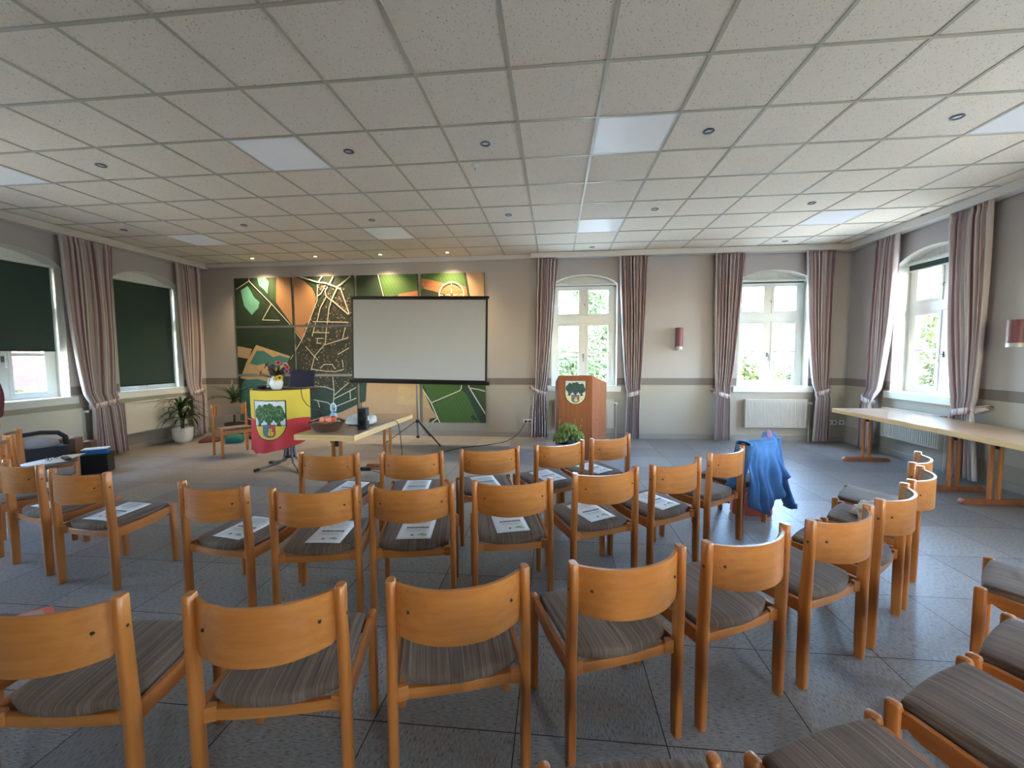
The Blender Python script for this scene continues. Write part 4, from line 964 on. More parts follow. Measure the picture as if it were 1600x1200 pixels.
# fruit basket and fruit
BC = Vector((-2.44, 4.27, .741))
M['wicker'] = plain('dark_wicker', (84,56,42), .6, var=.3, scale=90)
t = thing('fruit_basket', 'dark wicker basket heaped with fruit on the folding table', 'basket', BC)
b = MB(); nr = 26
for k in range(7):
    z = .012+.013*k; R = .115+.055*(k/6)**.8
    b.tube([((R+.005*(1 if (i+k) % 2 else -1))*math.cos(2*PI*i/nr), (R+.005*(1 if (i+k) % 2 else -1))*math.sin(2*PI*i/nr), z) for i in range(nr+1)], .0062, 6, cap=False)
b.build('woven_side', M['wicker'], t)
b = MB()
for i in range(nr):
    a = 2*PI*i/nr; b.tube([(.112*math.cos(a), .112*math.sin(a), .004), (.172*math.cos(a), .172*math.sin(a), .1)], .004, 6)
b.build('ribs', M['wicker'], t)
b = MB(); b.tube([(.176*math.cos(2*PI*i/40), .176*math.sin(2*PI*i/40), .10+.008*math.sin(i*.9)) for i in range(41)], .010, 8, cap=False); b.build('rim', M['wicker'], t)
b = MB(); b.lathe([(.118, .002), (.118, .008), (.001, .008)], n=26, cap=True); b.build('base', M['wicker'], t)
M['apple1'] = plain('apple_red_blush', (206,92,70), .35, var=.25, scale=12); M['apple2'] = plain('apple_pink', (224,138,120), .35, var=.2, scale=12); M['apple3'] = plain('apple_yellow_green', (214,200,110), .35, var=.15, scale=12)
def apple(x, y, z, r, mat, label):
    t = thing('apple', label, 'apple', BC+Vector((x, y, z)), group='apples in the wicker basket'); b = MB(); b.lathe([(r*.15, -r*.82), (r*.45, -r*.90), (r*.85, -r*.5), (r, .05*r), (r*.9, r*.5), (r*.55, r*.84), (r*.25, r*.84), (r*.04, r*.68)], n=18); b.build('fruit', mat, t, angle=180)
    b = MB(); b.tube([(0,0,r*.65), (.004,0,r*1.1)], .002, 6); b.build('stalk', M['bark'], t)
AP = [(-.105,-.06,.075,'apple1','red apple at the front left of the basket'), (-.045,-.10,.075,'apple3','yellow-green apple at the front of the basket'), (.03,-.10,.078,'apple1','red apple at the front middle of the basket'), (.095,-.055,.078,'apple3','yellow-green apple at the front right of the basket'), (-.03,-.03,.125,'apple2','pink apple on top of the heap, left'), (.035,-.035,.128,'apple2','pink apple on top of the heap, right'),
      (.0,.04,.12,'apple1','red apple at the top back of the heap'), (.1,.03,.08,'apple3','yellow-green apple at the right back of the basket'), (-.09,.03,.08,'apple2','pink apple at the left back of the basket'), (.0,.1,.08,'apple2','pink apple at the rear of the basket'), (.07,.0,.13,'apple1','dark red apple on top at the right'), (.01,.0,.06,'apple1','red apple buried in the middle of the heap')]
for x, y, z, m, lab in AP: apple(x, y, z, .036, M[m], lab)
# loudspeaker, projector, bottle
t = thing('loudspeaker', 'small black upright loudspeaker on the table right of the fruit basket', 'loudspeaker', (-2.095, 4.40, .741), math.radians(10))
b = MB(); b.box((0, 0, .118), (.095, .12, .236)); b.build('cabinet', M['black'], t, bevel=.006)
for z, r in ((.165, .032), (.075, .036)):
    b = MB(); b.lathe([(r, .0), (r, .004), (r*.8, -.002), (r*.3, -.004), (.002, -.001)], n=24); o = b.build('driver', M['blackmetal'], t); o.rotation_euler = (PI/2, 0, 0); o.location = (0, -.060, z)
b = MB(); b.box((.051, .01, .12), (.008, .03, .05)); b.build('wall_clip', M['white'], t)
t = thing('projector', 'silver rounded projector behind the fruit basket', 'projector', (-2.27, 4.72, .741), math.radians(4))
b = MB(); b.rings([rr(0, 0, w, d, z, .3, 6) for w, d, z in ((.30, .23, .012), (.32, .25, .02), (.32, .25, .07), (.29, .22, .098), (.22, .16, .112))]); b.build('housing', plain('silver_plastic', (176,178,180), .4), t)
b = MB(); b.tube([(.06, -.12, .06), (.06, -.15, .06)], .035, 20); b.build('lens', M['black'], t)
b = MB()
for x, y in ((-.11, -.08), (.11, -.08), (0, .09)): b.lathe([(.015, 0), (.015, .014)], (x, y, 0), 10)
b.build('foot', M['black'], t)
t = thing('plastic_bottle', 'pale blue plastic bottle with a looped handle behind the fruit basket', 'bottle', (-2.56, 4.62, .741))
b = MB(); b.rings([rr(0, 0, w, d, z, .4, 5) for w, d, z in ((.075, .05, 0), (.08, .055, .006), (.08, .055, .12), (.05, .04, .15))]); b.build('bottle_body', plain('pale_blue_plastic', (150,186,222), .35), t)
b = MB(); b.tube([(.03*math.cos(2*PI*i/24), 0, .205+.05*math.sin(2*PI*i/24)) for i in range(25)], .010, 8, cap=False); b.build('handle', plain('pale_blue_handle', (176,204,228), .35), t)
b = MB(); b.tube([(.015, .0, .15), (.015, 0, .165)], .018, 14); b.build('cap', plain('dark_blue_cap', (40,60,120), .4), t)
# power strip and cables
t = thing('power_strip', 'black power strip on the floor behind the front row', 'power strip', (-2.62, 5.36, 0), math.radians(4))
b = MB(); b.box((0, 0, .022), (.30, .055, .044)); b.build('strip_body', M['black'], t, bevel=.005)
b = MB(); b.box((.13, 0, .048), (.02, .025, .008)); b.build('switch', plain('red_switch', (150,40,36), .4), t)
def cable(pts, label, r=.006):
    # smooth the run
    P = [Vector(p) for p in pts]; out = []
    for i in range(len(P)-1):
        p0, p1, p2, p3 = P[max(i-1,0)], P[i], P[i+1], P[min(i+2, len(P)-1)]
        for s in range(8):
            k = s/8; out.append(.5*((2*p1)+(p2-p0)*k+(2*p0-5*p1+4*p2-p3)*k*k+(3*p1-p0-3*p2+p3)*k**3))
    out.append(P[-1]); b = MB(); b.tube(out, r, 8); o = b.build('cable', M['blackmetal'], smooth=True); tag(o, label, 'cable')
cable([(-.53, 7.815, .303), (-.55, 7.74, .28), (-.65, 7.55, .12), (-.86, 7.35, .012), (-1.16, 7.05, .007), (-1.46, 6.87, .007), (-1.71, 6.57, .007), (-1.83, 6.2, .007), (-1.82, 5.75, .007), (-1.95, 5.44, .007), (-2.2, 5.39, .007), (-2.46, 5.375, .02)], 'long black cable running from the front wall socket across the floor', .0065)
cable([(-2.06, 4.45, .76), (-2.01, 4.62, .752), (-1.975, 4.84, .752), (-1.955, 5.0, .735), (-1.94, 5.06, .62), (-1.93, 5.1, .35), (-1.94, 5.15, .05), (-2.0, 5.2, .007), (-2.3, 5.25, .007), (-2.463, 5.335, .02)], 'thin black cable drooping from the loudspeaker over the table edge', .005)
cable([(-3.08, 5.2, .84), (-3.02, 5.4, .3), (-2.95, 5.40, .02), (-2.85, 5.38, .007), (-2.775, 5.36, .02)], 'thin black cable between the bar table and the power strip', .005)
# sockets
def socket(wname, s, z, label, n=2):
    P = wmap(wname); base = P(s, 0, z); t = thing('wall_socket', label, 'socket', base, group='white wall sockets')
    b = MB(); b.prism([(s-.04*n, z-.04), (s+.04*n, z-.04), (s+.04*n, z+.04), (s-.04*n, z+.04)], lambda p, q: P(p[0], q, p[1])-base, 0, .012); b.build('plate', M['white'], t, bevel=.003, smooth=False)
    for k in range(n):
        c = s-.04*(n-1)+.08*k; b = MB(); b.tube([P(c, .010, z)-base, P(c, .0135, z)-base], .021, 20); b.build('socket_well', M['steel'], t)
    return t
socket('front', -.50, .303, 'white double socket beside the curtain, with the black plug in it'); socket('front', 4.86, .338, 'white double socket right of the front wall, under the pale table end'); socket('front', 5.02, .34, 'white single socket in the right front corner', 1)
t = thing('power_plug', 'black plug in the socket beside the curtain', 'plug', (-.53, YF-.0136, .303)); b = MB(); b.tube([(0, 0, 0), (0, -.035, 0)], .019, 16); b.build('plug_body', M['black'], t)
# wall lamps
M['brushed'] = plain('brushed_chrome', (176,176,178), .5, .7, var=.02)
M['shade'] = plain('mauve_lamp_shade', (110,58,66), .45, var=.05)
def sconce(wname, s, z0, z1, R, label):
    P = wmap(wname); base = P(s, 0, z0); t = thing('wall_lamp', label, 'wall lamp', base, group='cylinder wall lamps'); c = P(s, .12, 0); c.z = 0
    def v(z): return Vector((c.x, c.y, z))-base
    b = MB(); n = 28; b.rings([[v(z)+Vector((r*math.cos(2*PI*i/n), r*math.sin(2*PI*i/n), 0)) for i in range(n)] for r, z in ((R, z0+.05), (R, z1), (R-.004, z1), (R-.004, z0+.05))], cap=False); b.build('lamp_shade', M['shade'], t)
    b = MB(); b.rings([[v(z)+Vector((r*math.cos(2*PI*i/n), r*math.sin(2*PI*i/n), 0)) for i in range(n)] for r, z in ((R-.012, z0), (R-.003, z0+.004), (R-.003, z0+.049), (R-.02, z0+.05))]); b.build('chrome_base', M['brushed'], t)
    b = MB(); b.tube([P(s, .0, z0+.025)-base, P(s, .12-R+.01, z0+.025)-base], .013, 12); b.tube([P(s, 0, z0+.025)-base, P(s, .008, z0+.025)-base], .035, 20); b.build('wall_arm', M['chrome'], t)
sconce('front', 2.20, 1.635, 2.02, .066, 'dark red cylinder lamp on the front wall between the curtains'); sconce('right', 5.06, 1.60, 1.90, .085, 'dark red cylinder lamp on the right wall at the photo edge')

# ------------------------------------------------------------------ projection screen
t = thing('projection_screen', 'white tripod projection screen with black border before the map picture', 'screen', (-2.42, 7.2, 0))
ra = math.radians(1.15)
def sc(x, y, z): return Vector((.065 + x*math.cos(ra) + (z-1.83)*math.sin(ra), -.06 + y, 1.815 - x*math.sin(ra) + (z-1.83)*math.cos(ra)))
def sbox(b, x0, x1, y0, y1, z0, z1, mi=0): b.add([sc(x, y, z) for z in (z0, z1) for y in (y0, y1) for x in (x0, x1)], [(0,2,3,1),(4,5,7,6),(0,1,5,4),(2,6,7,3),(0,4,6,2),(1,3,7,5)], mi)
b = MB(); sbox(b, -1.19, 1.19, -.004, -.002, 1.13, 2.545); b.build('screen_fabric', M['screenwhite'], t, smooth=False)
b = MB()
for r in ((-1.215, -1.18, 1.12, 2.55), (1.18, 1.215, 1.12, 2.55), (-1.18, 1.18, 2.53, 2.56), (-1.18, 1.18, 1.12, 1.15)): sbox(b, r[0], r[1], -.006, -.003, r[2], r[3])
b.build('black_border', M['black'], t, smooth=False)
b = MB(); sbox(b, -1.235, 1.235, -.02, .02, 2.55, 2.59); b.build('top_bar', M['blackmetal'], t, bevel=.004)
b = MB(); b.rings([[sc(x, .025*math.sin(a)*1.1+.005, 1.10+.034*math.cos(a)) for a in [2*PI*i/20 for i in range(20)]] for x in (-1.255, 1.255)]); b.build('roller_case', M['blackmetal'], t)
b = MB(); b.tube([(0, 0, .09), (0, 0, 1.2)], .017, 14); b.tube([(0, 0, 1.2), (.06, -.03, 2.57)], .012, 12); b.build('pole', M['steel'], t)
b = MB(); b.lathe([(.026, .085), (.028, .09), (.028, .12), (.02, .125)], n=16); b.lathe([(.03, .36), (.032, .365), (.032, .41), (.024, .415)], n=16); b.build('hub', M['black'], t)
for fx, fy in ((-2.908, 7.098), (-1.907, 6.895), (-2.373, 7.774)):
    dx, dy = fx+2.42, fy-7.2; L = math.hypot(dx, dy)/.56; dx, dy = dx/L, dy/L
    b = MB(); b.bar((dx*.05, dy*.05, .385), (dx*.98, dy*.98, .02), .022, .012); l = b.build('leg', M['blackmetal'], t, smooth=False)
    b = MB(); b.bar((dx*.95, dy*.95, .032), (dx*1.02, dy*1.02, .009), .026, .018); b.build('foot_cap', M['black'], l)
    b = MB(); b.bar((dx*.04, dy*.04, .105), (dx*.48, dy*.48, .22), .012, .004); b.build('brace', M['steel'], t, smooth=False)
# ------------------------------------------------------------------ potted plants and things in the left front corner
def blade_leaves(b, n, L0, L1, w, seed, up0, up1, droop, origin=(0,0,0), seg=7):
    r = random.Random(seed); o = Vector(origin)
    for k in range(n):
        a = 2*PI*k/n*2.39 + r.uniform(-.3, .3); e = r.uniform(up0, up1); L = r.uniform(L0, L1); h = Vector((math.cos(a), math.sin(a), 0)); s = Vector((-math.sin(a), math.cos(a), 0)); vs = []
        p = o + Vector((0, 0, r.uniform(-.03, .05))); ang = e
        for j in range(seg+1):
            t = j/seg; wd = w*(.45+.55*math.sin(PI*min(1, t*.9+.12)))*(1-t**4)
            vs += [p - s*wd/2 + Vector((0,0,.006)), p, p + s*wd/2 + Vector((0,0,.006))]
            p = p + (h*math.cos(ang) + Vector((0,0,1))*math.sin(ang))*(L/seg); ang -= droop*r.uniform(.7, 1.3)/seg*(.5+t)
        b.add(vs, [(3*j+i, 3*j+i+1, 3*j+i+4, 3*j+i+3) for j in range(seg) for i in (0, 1)])
t = thing('potted_plant', 'dark palm-like plant in a white pot under the closed blind', 'plant', (-6.74, 6.93, 0), group='potted plants in the left front corner')
b = MB(); b.lathe([(.10, 0), (.125, .015), (.15, .08), (.16, .18), (.163, .262), (.157, .268), (.15, .262), (.147, .22)], n=36, cap=False); b.lathe([(.10, .001), (.001, .001)], n=36); b.build('pot', M['ceramic'], t)
b = MB(); b.lathe([(.15, .222), (.07, .235), (.001, .238)], n=24, cap=False); b.build('soil', M['soil'], t)
b = MB()
for dx, dy, h in ((.0, .0, .62), (-.05, .03, .5), (.05, -.03, .42)): b.tube([(dx*.5, dy*.5, .22), (dx, dy, .22+(h-.22)*.5), (dx*1.4, dy*1.4, h)], .014, 8)
b.build('stem', M['bark'], t)
b = MB()
for (dx, dy, h), sd in zip(((.0, .0, .62), (-.07, .042, .5), (.07, -.042, .42)), (1, 2, 3)): blade_leaves(b, 17, .34, .52, .046, sd, .1, 1.25, 2.3, (dx, dy, h))
b.v = [(max(p[0], -.185+.03*math.tanh(p[0]+.185)) if p[0] < -.185 else p[0], p[1], max(p[2], .03)) for p in b.v]
b.build('foliage', M['plantleaf'], t, fixn=False, angle=180)
t = thing('potted_plant', 'taller spiky plant in the corner behind the wooden chair', 'plant', (-6.12, 7.42, 0), group='potted plants in the left front corner')
b = MB(); b.lathe([(.11, 0), (.13, .01), (.165, .26), (.175, .28), (.16, .28), (.155, .25)], n=30, cap=False); b.lathe([(.11, .001), (.001, .001)], n=30); b.build('pot', plain('brown_pot', (74,52,44), .5), t)
b = MB(); b.lathe([(.157, .25), (.001, .26)], n=24, cap=False); b.build('soil', M['soil'], t)
b = MB(); b.tube([(0,0,.25), (.01,0,.5), (0,.01,.70)], .02, 8); b.build('stem', M['bark'], t)
b = MB(); blade_leaves(b, 22, .36, .50, .05, 11, -.1, 1.45, 1.1, (0, .01, .68)); blade_leaves(b, 10, .3, .42, .045, 12, .0, .8, 1.6, (.0, .0, .5)); b.v = [(p[0], p[1] if p[1] < .33 else .33+.03*math.tanh(p[1]-.33), p[2]) for p in b.v]; b.build('foliage', M['plantleaf'], t, fixn=False, angle=180)
def rbag(b, w, d, h, z0=0, mi=0, bulge=.06): b.rings([rr(0, 0, w*(1+bulge*math.sin(PI*k/8)), d*(1+2*bulge*math.sin(PI*k/8)), z0+h*k/8, .35, 6) for k in range(9)], mi=mi)
M['teal'] = plain('teal_cloth', (30,96,88), .8, var=.15); M['brownbag'] = plain('dark_brown_leather', (74,50,42), .55, var=.15); M['pattern'] = plain('red_white_pattern', (170,90,80), .8, var=.5, scale=60)
t = thing('handbag', 'teal cloth bag on the floor behind the chair in the left front corner', 'bag', (-5.72, 6.92, 0), .3); b = MB(); b.rings([rr(0, 0, w, d, z, .45, 7) for w, d, z in ((.26, .15, 0), (.30, .19, .03), (.30, .19, .10), (.22, .12, .15), (.10, .05, .165))]); b.build('bag_body', M['teal'], t)
b = MB(); b.tube([(-.06, 0, .16), (-.04, .01, .22), (.04, .01, .22), (.06, 0, .16)], .008, 8); b.build('strap', M['teal'], t)
t = thing('rucksack', 'dark brown rucksack with a white cord behind the chair by the plants', 'bag', (-5.55, 7.35, 0), -.1); b = MB(); rbag(b, .40, .20, .42); b.build('bag_body', M['brownbag'], t)
b = MB(); b.box((0, -.115, .14), (.28, .04, .18)); b.build('front_pocket', M['pattern'], t, bevel=.015); b = MB(); b.tube([(-.17, -.1, .40), (-.05, -.115, .36), (.06, -.115, .37), (.17, -.1, .43)], .006, 8); b.build('white_cord', M['white'], t)
t = thing('shopping_bag', 'dark red folded bag on the floor beside the spiky plant', 'bag', (-6.27, 6.99, 0), .5); b = MB(); b.rings([rr(0, 0, w, d, z, .3, 6) for w, d, z in ((.32, .2, 0), (.33, .21, .02), (.27, .15, .05), (.15, .07, .07))]); b.build('bag_body', plain('dark_red_cloth', (84,44,44), .8, var=.2), t); b = MB(); b.tube([(-.05, 0, .066), (-.03, .03, .10), (.04, .03, .10), (.06, 0, .066)], .006, 8); b.build('strap', M['brownbag'], t)

# ------------------------------------------------------------------ denim jacket over the chair back
dg = G('blue_denim'); v_ = dg.coord('Object', (1,1,1)); n1 = dg.noise(v_, 9, 4); n2 = dg.noise(v_, 260, 2)
dg.base(dg.mix(dg.math('ADD', dg.math('MULTIPLY', n1, .8), dg.math('MULTIPLY', dg.math('SUBTRACT', n2, .5), .5)), lin(34,78,130), lin(84,140,198))); dg.p(Roughness=.8); dg.bump(n2, .2, .002); M['denim'] = dg.m
jx, jy, ja = CH['jk']; t = thing('denim_jacket', 'blue denim jacket draped over a chair back at the row end', 'jacket', (jx, jy, 0), ja)
def hem(u):
    P = ((0, .27), (.2, .22), (.34, .21), (.46, .32), (.62, .43), (.82, .46), (1, .36))
    for (a, z0), (c, z1) in zip(P[:-1], P[1:]):
        if u <= c: k = (u-a)/(c-a); k = k*k*(3-2*k); return z0+(z1-z0)*k
    return .17
def jpt(u, v):
    x0 = -.275+.55*u; k = min(1, abs(x0/.235)); bl = -.012-.088*(1-k**2.3); yo, yi, ztop = bl-.022, bl+.078, .805+.02*max(0, u-.75)*4
    if abs(x0) > .2: yo -= .022; yi += .002
    if v < .22:
        q = v/.22; z = .60+(ztop-.60)*q; y = yi-.03*q
    elif v < .30:
        q = (v-.22)/.08; a = PI*q; m, r = (yi-.03+yo)/2, (yi-.03-yo)/2; y = m+r*math.cos(a); z = ztop+.018*math.sin(a)
    else:
        q = (v-.30)/.70; z = ztop+(hem(u)-ztop)*q
        f = .030*q*math.sin(u*19+1.0)+.02*q*math.sin(u*41+z*6)+.008*math.sin(z*22+u*9)
        y = yo-.012-.05*q**1.5+f*.9-.014*abs(math.sin(u*9))*q
        x0 += q**1.6*.13*max(0, u-.45)/.55
        y = min(y, yo-.004, -.060 if abs(x0) > .185 else -.034)
    return Vector((x0, y, z))
b = MB(); b.grid(jpt, 70, 70); b.build('jacket_body', M['denim'], t, angle=180, solid=.005, fixn=False)
for s, e, wx in ((-1, (-.285, .13, .28), .36), (1, (.38, -.16, .16), .55)):
    p0, p1, p2 = Vector((s*(.275 if s < 0 else .29), -.03, .79)), Vector((s*(.284 if s < 0 else .32), -.03, .55)), Vector(e); b = MB(); rs = []
    for k in range(15):
        q = k/14; c = (1-q)**2*p0+2*q*(1-q)*p1+q*q*p2; r = .060-.014*q; rs.append([c+Vector((r*wx*math.cos(a)*(1+.12*math.sin(5*a+q*14)), r*1.15*math.sin(a), .006*math.sin(3*a+q*20))) for a in [2*PI*i/18 for i in range(18)]])
    b.rings(rs, cap=True); sl_ = b.build('sleeve', M['denim'], t, angle=80)
    b = MB(); b.rings([[p+(p-p2)*.06+Vector((0,0,dz)) for p in rs[-1]] for dz in (.035, -.012)], cap=False); b.build('cuff', M['denim'], sl_, angle=80, solid=.004)
b = MB(); b.tube([jpt(u, .26)+Vector((0, 0, .008)) for u in [.52+.46*k/20 for k in range(21)]], [.008+.012*math.sin(PI*k/20) for k in range(21)], 10); tag(b.build('collar', plain('mauve_collar_lining', (158,104,142), .8, var=.15), t), 'mauve collar lining')
t = thing('tote_bag', 'terracotta red bag standing on the floor under the denim jacket', 'bag', (1.90, 4.19, 0), math.radians(-6))
M['terracotta'] = plain('terracotta_leather', (196,88,68), .5, var=.08); b = MB(); b.rings([rr(0, 0, w, d, z, .3, 6) for w, d, z in ((.34, .13, 0), (.355, .15, .02), (.35, .145, .12), (.33, .11, .22), (.32, .07, .26))]); b.build('bag_body', M['terracotta'], t)
for y in (-.035, .035): b = MB(); b.tube([(-.09, y, .245), (-.07, y*1.6, .31), (.07, y*1.6, .31), (.09, y, .245)], .007, 8); b.build('handle', M['terracotta'], t)
# pale scarf on a seat
from mathutils import noise as mnoise
t = thing('scarf', 'crumpled pale beige scarf on a seat of the nearest row', 'scarf', on_chair('N8', .01, .17, .010)); t.rotation_euler.z = CH['N8'][2]
b = MB(); b.ball((0, 0, 0), 1, 48, 30); nv = []
for p in b.v:
    p = Vector(p); d = .78+.42*mnoise.noise(p*2.3)+.22*abs(mnoise.noise(p*5.1+Vector((3,1,2)))); z = p.z*.052*d+.040; nv.append((p.x*.165*d, p.y*.13*d, max(.001, z if p.z > -.2 else z*.3)))
b.v = nv; b.build('scarf_cloth', plain('pale_scarf', (206,194,176), .9, var=.15, scale=14, bump=.3), t, angle=180)

# ------------------------------------------------------------------ things by the left wall
def flatsheet(label, k, lx, ly, ra, w=.21, h=.297, dz=.006, mat='paper', name='paper_sheet', cat='paper'):
    t = thing(name, label, cat, (0,0,0)); b = MB(); b.grid(lambda u, v: (-w/2+w*u, -h/2+h*v, .001*math.sin(PI*u)*v), 5, 5); b.build('sheet', M[mat], t, solid=.0008, fixn=False)
    t.matrix_world = Matrix.Translation(on_chair(k, lx, ly, dz)) @ Matrix.Rotation(CH[k][2], 4, 'Z') @ Matrix.Rotation(tilt, 4, 'X') @ Matrix.Rotation(ra, 4, 'Z'); return t
flatsheet('white sheet on the seat by the left wall, nearest the chair back', 'Q1', -.06, .13, .5); flatsheet('white sheet on the seat by the left wall, under the glasses', 'Q1', .06, .22, -.3, dz=.009); flatsheet('bluish white sheet at the front of the seat by the left wall', 'Q1', -.04, .32, 1.1, dz=.012)
t = thing('eyeglasses', 'dark-rimmed eyeglasses on the papers by the left wall', 'glasses', on_chair('Q1', .05, .20, .018)); t.rotation_euler.z = CH['Q1'][2]+.4
b = MB()
for x in (-.033, .033): b.tube([(x+.025*math.cos(2*PI*i/20), 0, .02+.019*math.sin(2*PI*i/20)) for i in range(21)], .0025, 6, cap=False)
b.tube([(-.008, 0, .024), (.008, 0, .024)], .0025, 6); b.build('rim', M['black'], t)
for x in (-.058, .058): b = MB(); b.tube([(x, 0, .024), (x, .12, .02), (x, .135, .004)], .0022, 6); b.build('temple', M['black'], t)
t = thing('pencil_case', 'black flat case on the front of the seat by the left wall', 'case', on_chair('Q1', .08, .33, .014)); t.rotation_euler.z = CH['Q1'][2]+.2; b = MB(); b.rings([rr(0, 0, w, d, z, .4, 5) for w, d, z in ((.20, .05, 0), (.21, .06, .008), (.19, .045, .02))]); b.build('case_body', M['black'], t); b = MB(); b.box((0, -.026, .012), (.17, .003, .003)); b.build('zip', M['steel'], t)
M['bagblack'] = plain('black_bag_cloth', (30,32,42), .75, var=.15, scale=20); M['greycloth'] = plain('pale_grey_cloth', (150,148,154), .8, var=.12)
t = thing('travel_bag', 'big black bag with an arched handle on the floor by the left wall', 'bag', (-6.34, 4.53, 0), math.radians(58))
b = MB(); rbag(b, .46, .26, .44); b.build('bag_body', M['bagblack'], t)
b = MB(); b.tube([(-.22, 0, .43), (-.21, 0, .54), (-.15, 0, .605), (0, 0, .62), (.15, 0, .60), (.21, 0, .54), (.22, 0, .43)], [.03, .028, .026, .026, .026, .028, .03], 12); b.build('handle', M['bagblack'], t)
b = MB(); b.ball((0, 0, .475), .16, 18, 10, sc=(1, .6, .5)); b.build('grey_bundle', M['greycloth'], t)
M['carton'] = plain('brown_cardboard', (110,86,70), .8, var=.08)
def carton(label, x, y, w, d, h, rz=.5): t = thing('cardboard_box', label, 'box', (x, y, 0), rz, 'cardboard boxes by the left wall'); b = MB(); b.box((0, 0, h/2), (w, d, h)); b.build('carton', M['carton'], t, bevel=.003); b = MB(); b.box((0, 0, h+.001), (w*.2, d, .002)); b.build('tape', M['trimwhite'], t, smooth=False); return t
carton('tall brown cardboard box beside the big black bag at the left wall', -6.58, 5.02, .20, .20, .45); carton('small brown cardboard box behind the blue and white package', -6.62, 5.25, .18, .16, .36)
t = thing('crate', 'dark grey crate under the blue and white package by the left wall', 'crate', (-6.15, 4.99, 0), .55); b = MB(); b.box((0, 0, .12), (.30, .22, .24)); b.build('crate_body', M['blackmetal'], t, bevel=.006); b = MB(); b.box((0, 0, .245), (.32, .24, .02)); b.build('rim', M['black'], t, bevel=.004)
t = thing('package', 'blue and white package on the dark crate by the left wall', 'package', (-6.15, 4.99, .256), .62); b = MB(); b.box((0, 0, .03), (.25, .15, .06)); b.build('wrapper', plain('blue_wrapper', (40,120,196), .4), t, bevel=.006); b = MB(); b.box((0, 0, .066), (.26, .16, .012)); b.build('white_top', M['white'], t, bevel=.004)

# ------------------------------------------------------------------ person at the left edge, seen from behind
def skin_obj(name, V, E, Rad, mat, parent, sub=2):
    me = bpy.data.meshes.new(name); me.from_pydata(V, E, []); me.materials.append(mat); o = bpy.data.objects.new(name, me); COL.objects.link(o); o.parent = parent
    o.modifiers.new('skin', 'SKIN'); sv = me.skin_vertices[0].data
    for i, r in enumerate(Rad): sv[i].radius = (r, r) if not isinstance(r, tuple) else r
    sv[0].use_root = True
    s = o.modifiers.new('sub', 'SUBSURF'); s.levels = sub; s.render_levels = sub; s2 = o.modifiers
    for p in me.polygons: p.use_smooth = True
    return o
px_, py_ = -6.06, 3.712
t = thing('person', 'person in a dark red top and dark trousers standing at the left photo edge', 'person', (px_, py_, 0), math.radians(56.5))
M['skin'] = plain('skin', (206,156,130), .55, var=.04); M['top'] = plain('dark_red_knit', (96,44,50), .9, var=.15, scale=60); M['trousers'] = plain('dark_trousers', (42,40,56), .85, var=.1); M['hair'] = plain('dark_hair', (44,34,30), .6, var=.3, scale=120); M['shoe'] = plain('dark_shoe', (34,30,30), .5)
V = [(0,0,.96), (0,.0,1.10), (0,.0,1.26), (0,.0,1.38), (0,.005,1.47), (0,.015,1.54), (0,.02,1.60), (0,.015,1.67)]; R = [(.15,.11), (.13,.10), (.15,.11), (.13,.09), .055, (.068,.085), (.076,.095), (.06,.075)]; E = [(i, i+1) for i in range(7)]
for s in (-1, 1):
    o0 = len(V); V += [(s*.16,0,1.385), (s*.215,-.015,1.14), (s*.205,.07,.92), (s*.20,.10,.86), (s*.085,0,.88), (s*.095,.012,.50), (s*.10,-.015,.10), (s*.105,.06,.045), (s*.11,.14,.035)]
    R += [.062, .046, .034, (.03,.018), .085, .058, .042, .038, .030]; E += [(3, o0), (o0, o0+1), (o0+1, o0+2), (o0+2, o0+3), (0, o0+4), (o0+4, o0+5), (o0+5, o0+6), (o0+6, o0+7), (o0+7, o0+8)]
    for f, (dx, dy, L) in enumerate(((.022,.012,.070), (.008,.016,.078), (-.007,.016,.074), (-.020,.010,.060))):
        i0 = len(V); q = Vector((s*.20, .112, .835)); V += [tuple(q+Vector((dx*.8, dy, .0))), tuple(q+Vector((dx, dy+.010, -L*.5))), tuple(q+Vector((dx, dy-.006, -L)))]; R += [.0095, .0085, .007]; E += [(o0+3, i0), (i0, i0+1), (i0+1, i0+2)]
    i0 = len(V); V += [(s*.178, .122, .858), (s*.165, .135, .83), (s*.163, .138, .80)]; R += [.011, .0095, .008]; E += [(o0+3, i0), (i0, i0+1), (i0+1, i0+2)]
body = skin_obj('body', V, E, R, M['skin'], t)
b = MB(); b.ball((0, .118, 1.585), .016, 10, 8, sc=(.8, 1.2, 1.5)); b.build('nose', M['skin'], body)
for s in (-1, 1):
    b = MB(); b.ball((s*.080, .015, 1.59), .03, 10, 8, sc=(.35, .6, 1)); b.build('ear', M['skin'], body); b = MB(); b.ball((s*.032, .098, 1.612), .012, 10, 8); b.build('eye', M['white'], body)
b = MB(); b.tube([(-.025, .102, 1.545), (0, .108, 1.543), (.025, .102, 1.545)], [.004, .007, .004], 8); b.build('mouth', plain('lips', (170,96,90), .5), body)
b = MB(); b.ball((0, -.004, 1.635), .112, 22, 14, sc=(.84, .98, .98)); nv = []
for p in b.v: p = Vector(p); nv.append((p.x, min(p.y, .07+.25*(p.z-1.60)) if p.z < 1.67 else p.y, p.z))
b.v = nv; b.ball((.02, -.105, 1.525), .045, 14, 10); b.build('hair', M['hair'], t, angle=120)
V = [(0,0,.84), (0,0,.95), (0,.0,1.10), (0,.0,1.26), (0,.0,1.38), (0,.003,1.44)]; R = [(.195,.15), (.19,.145), (.162,.125), (.172,.13), (.145,.105), .075]; E = [(0,1),(1,2),(2,3),(3,4),(4,5)]
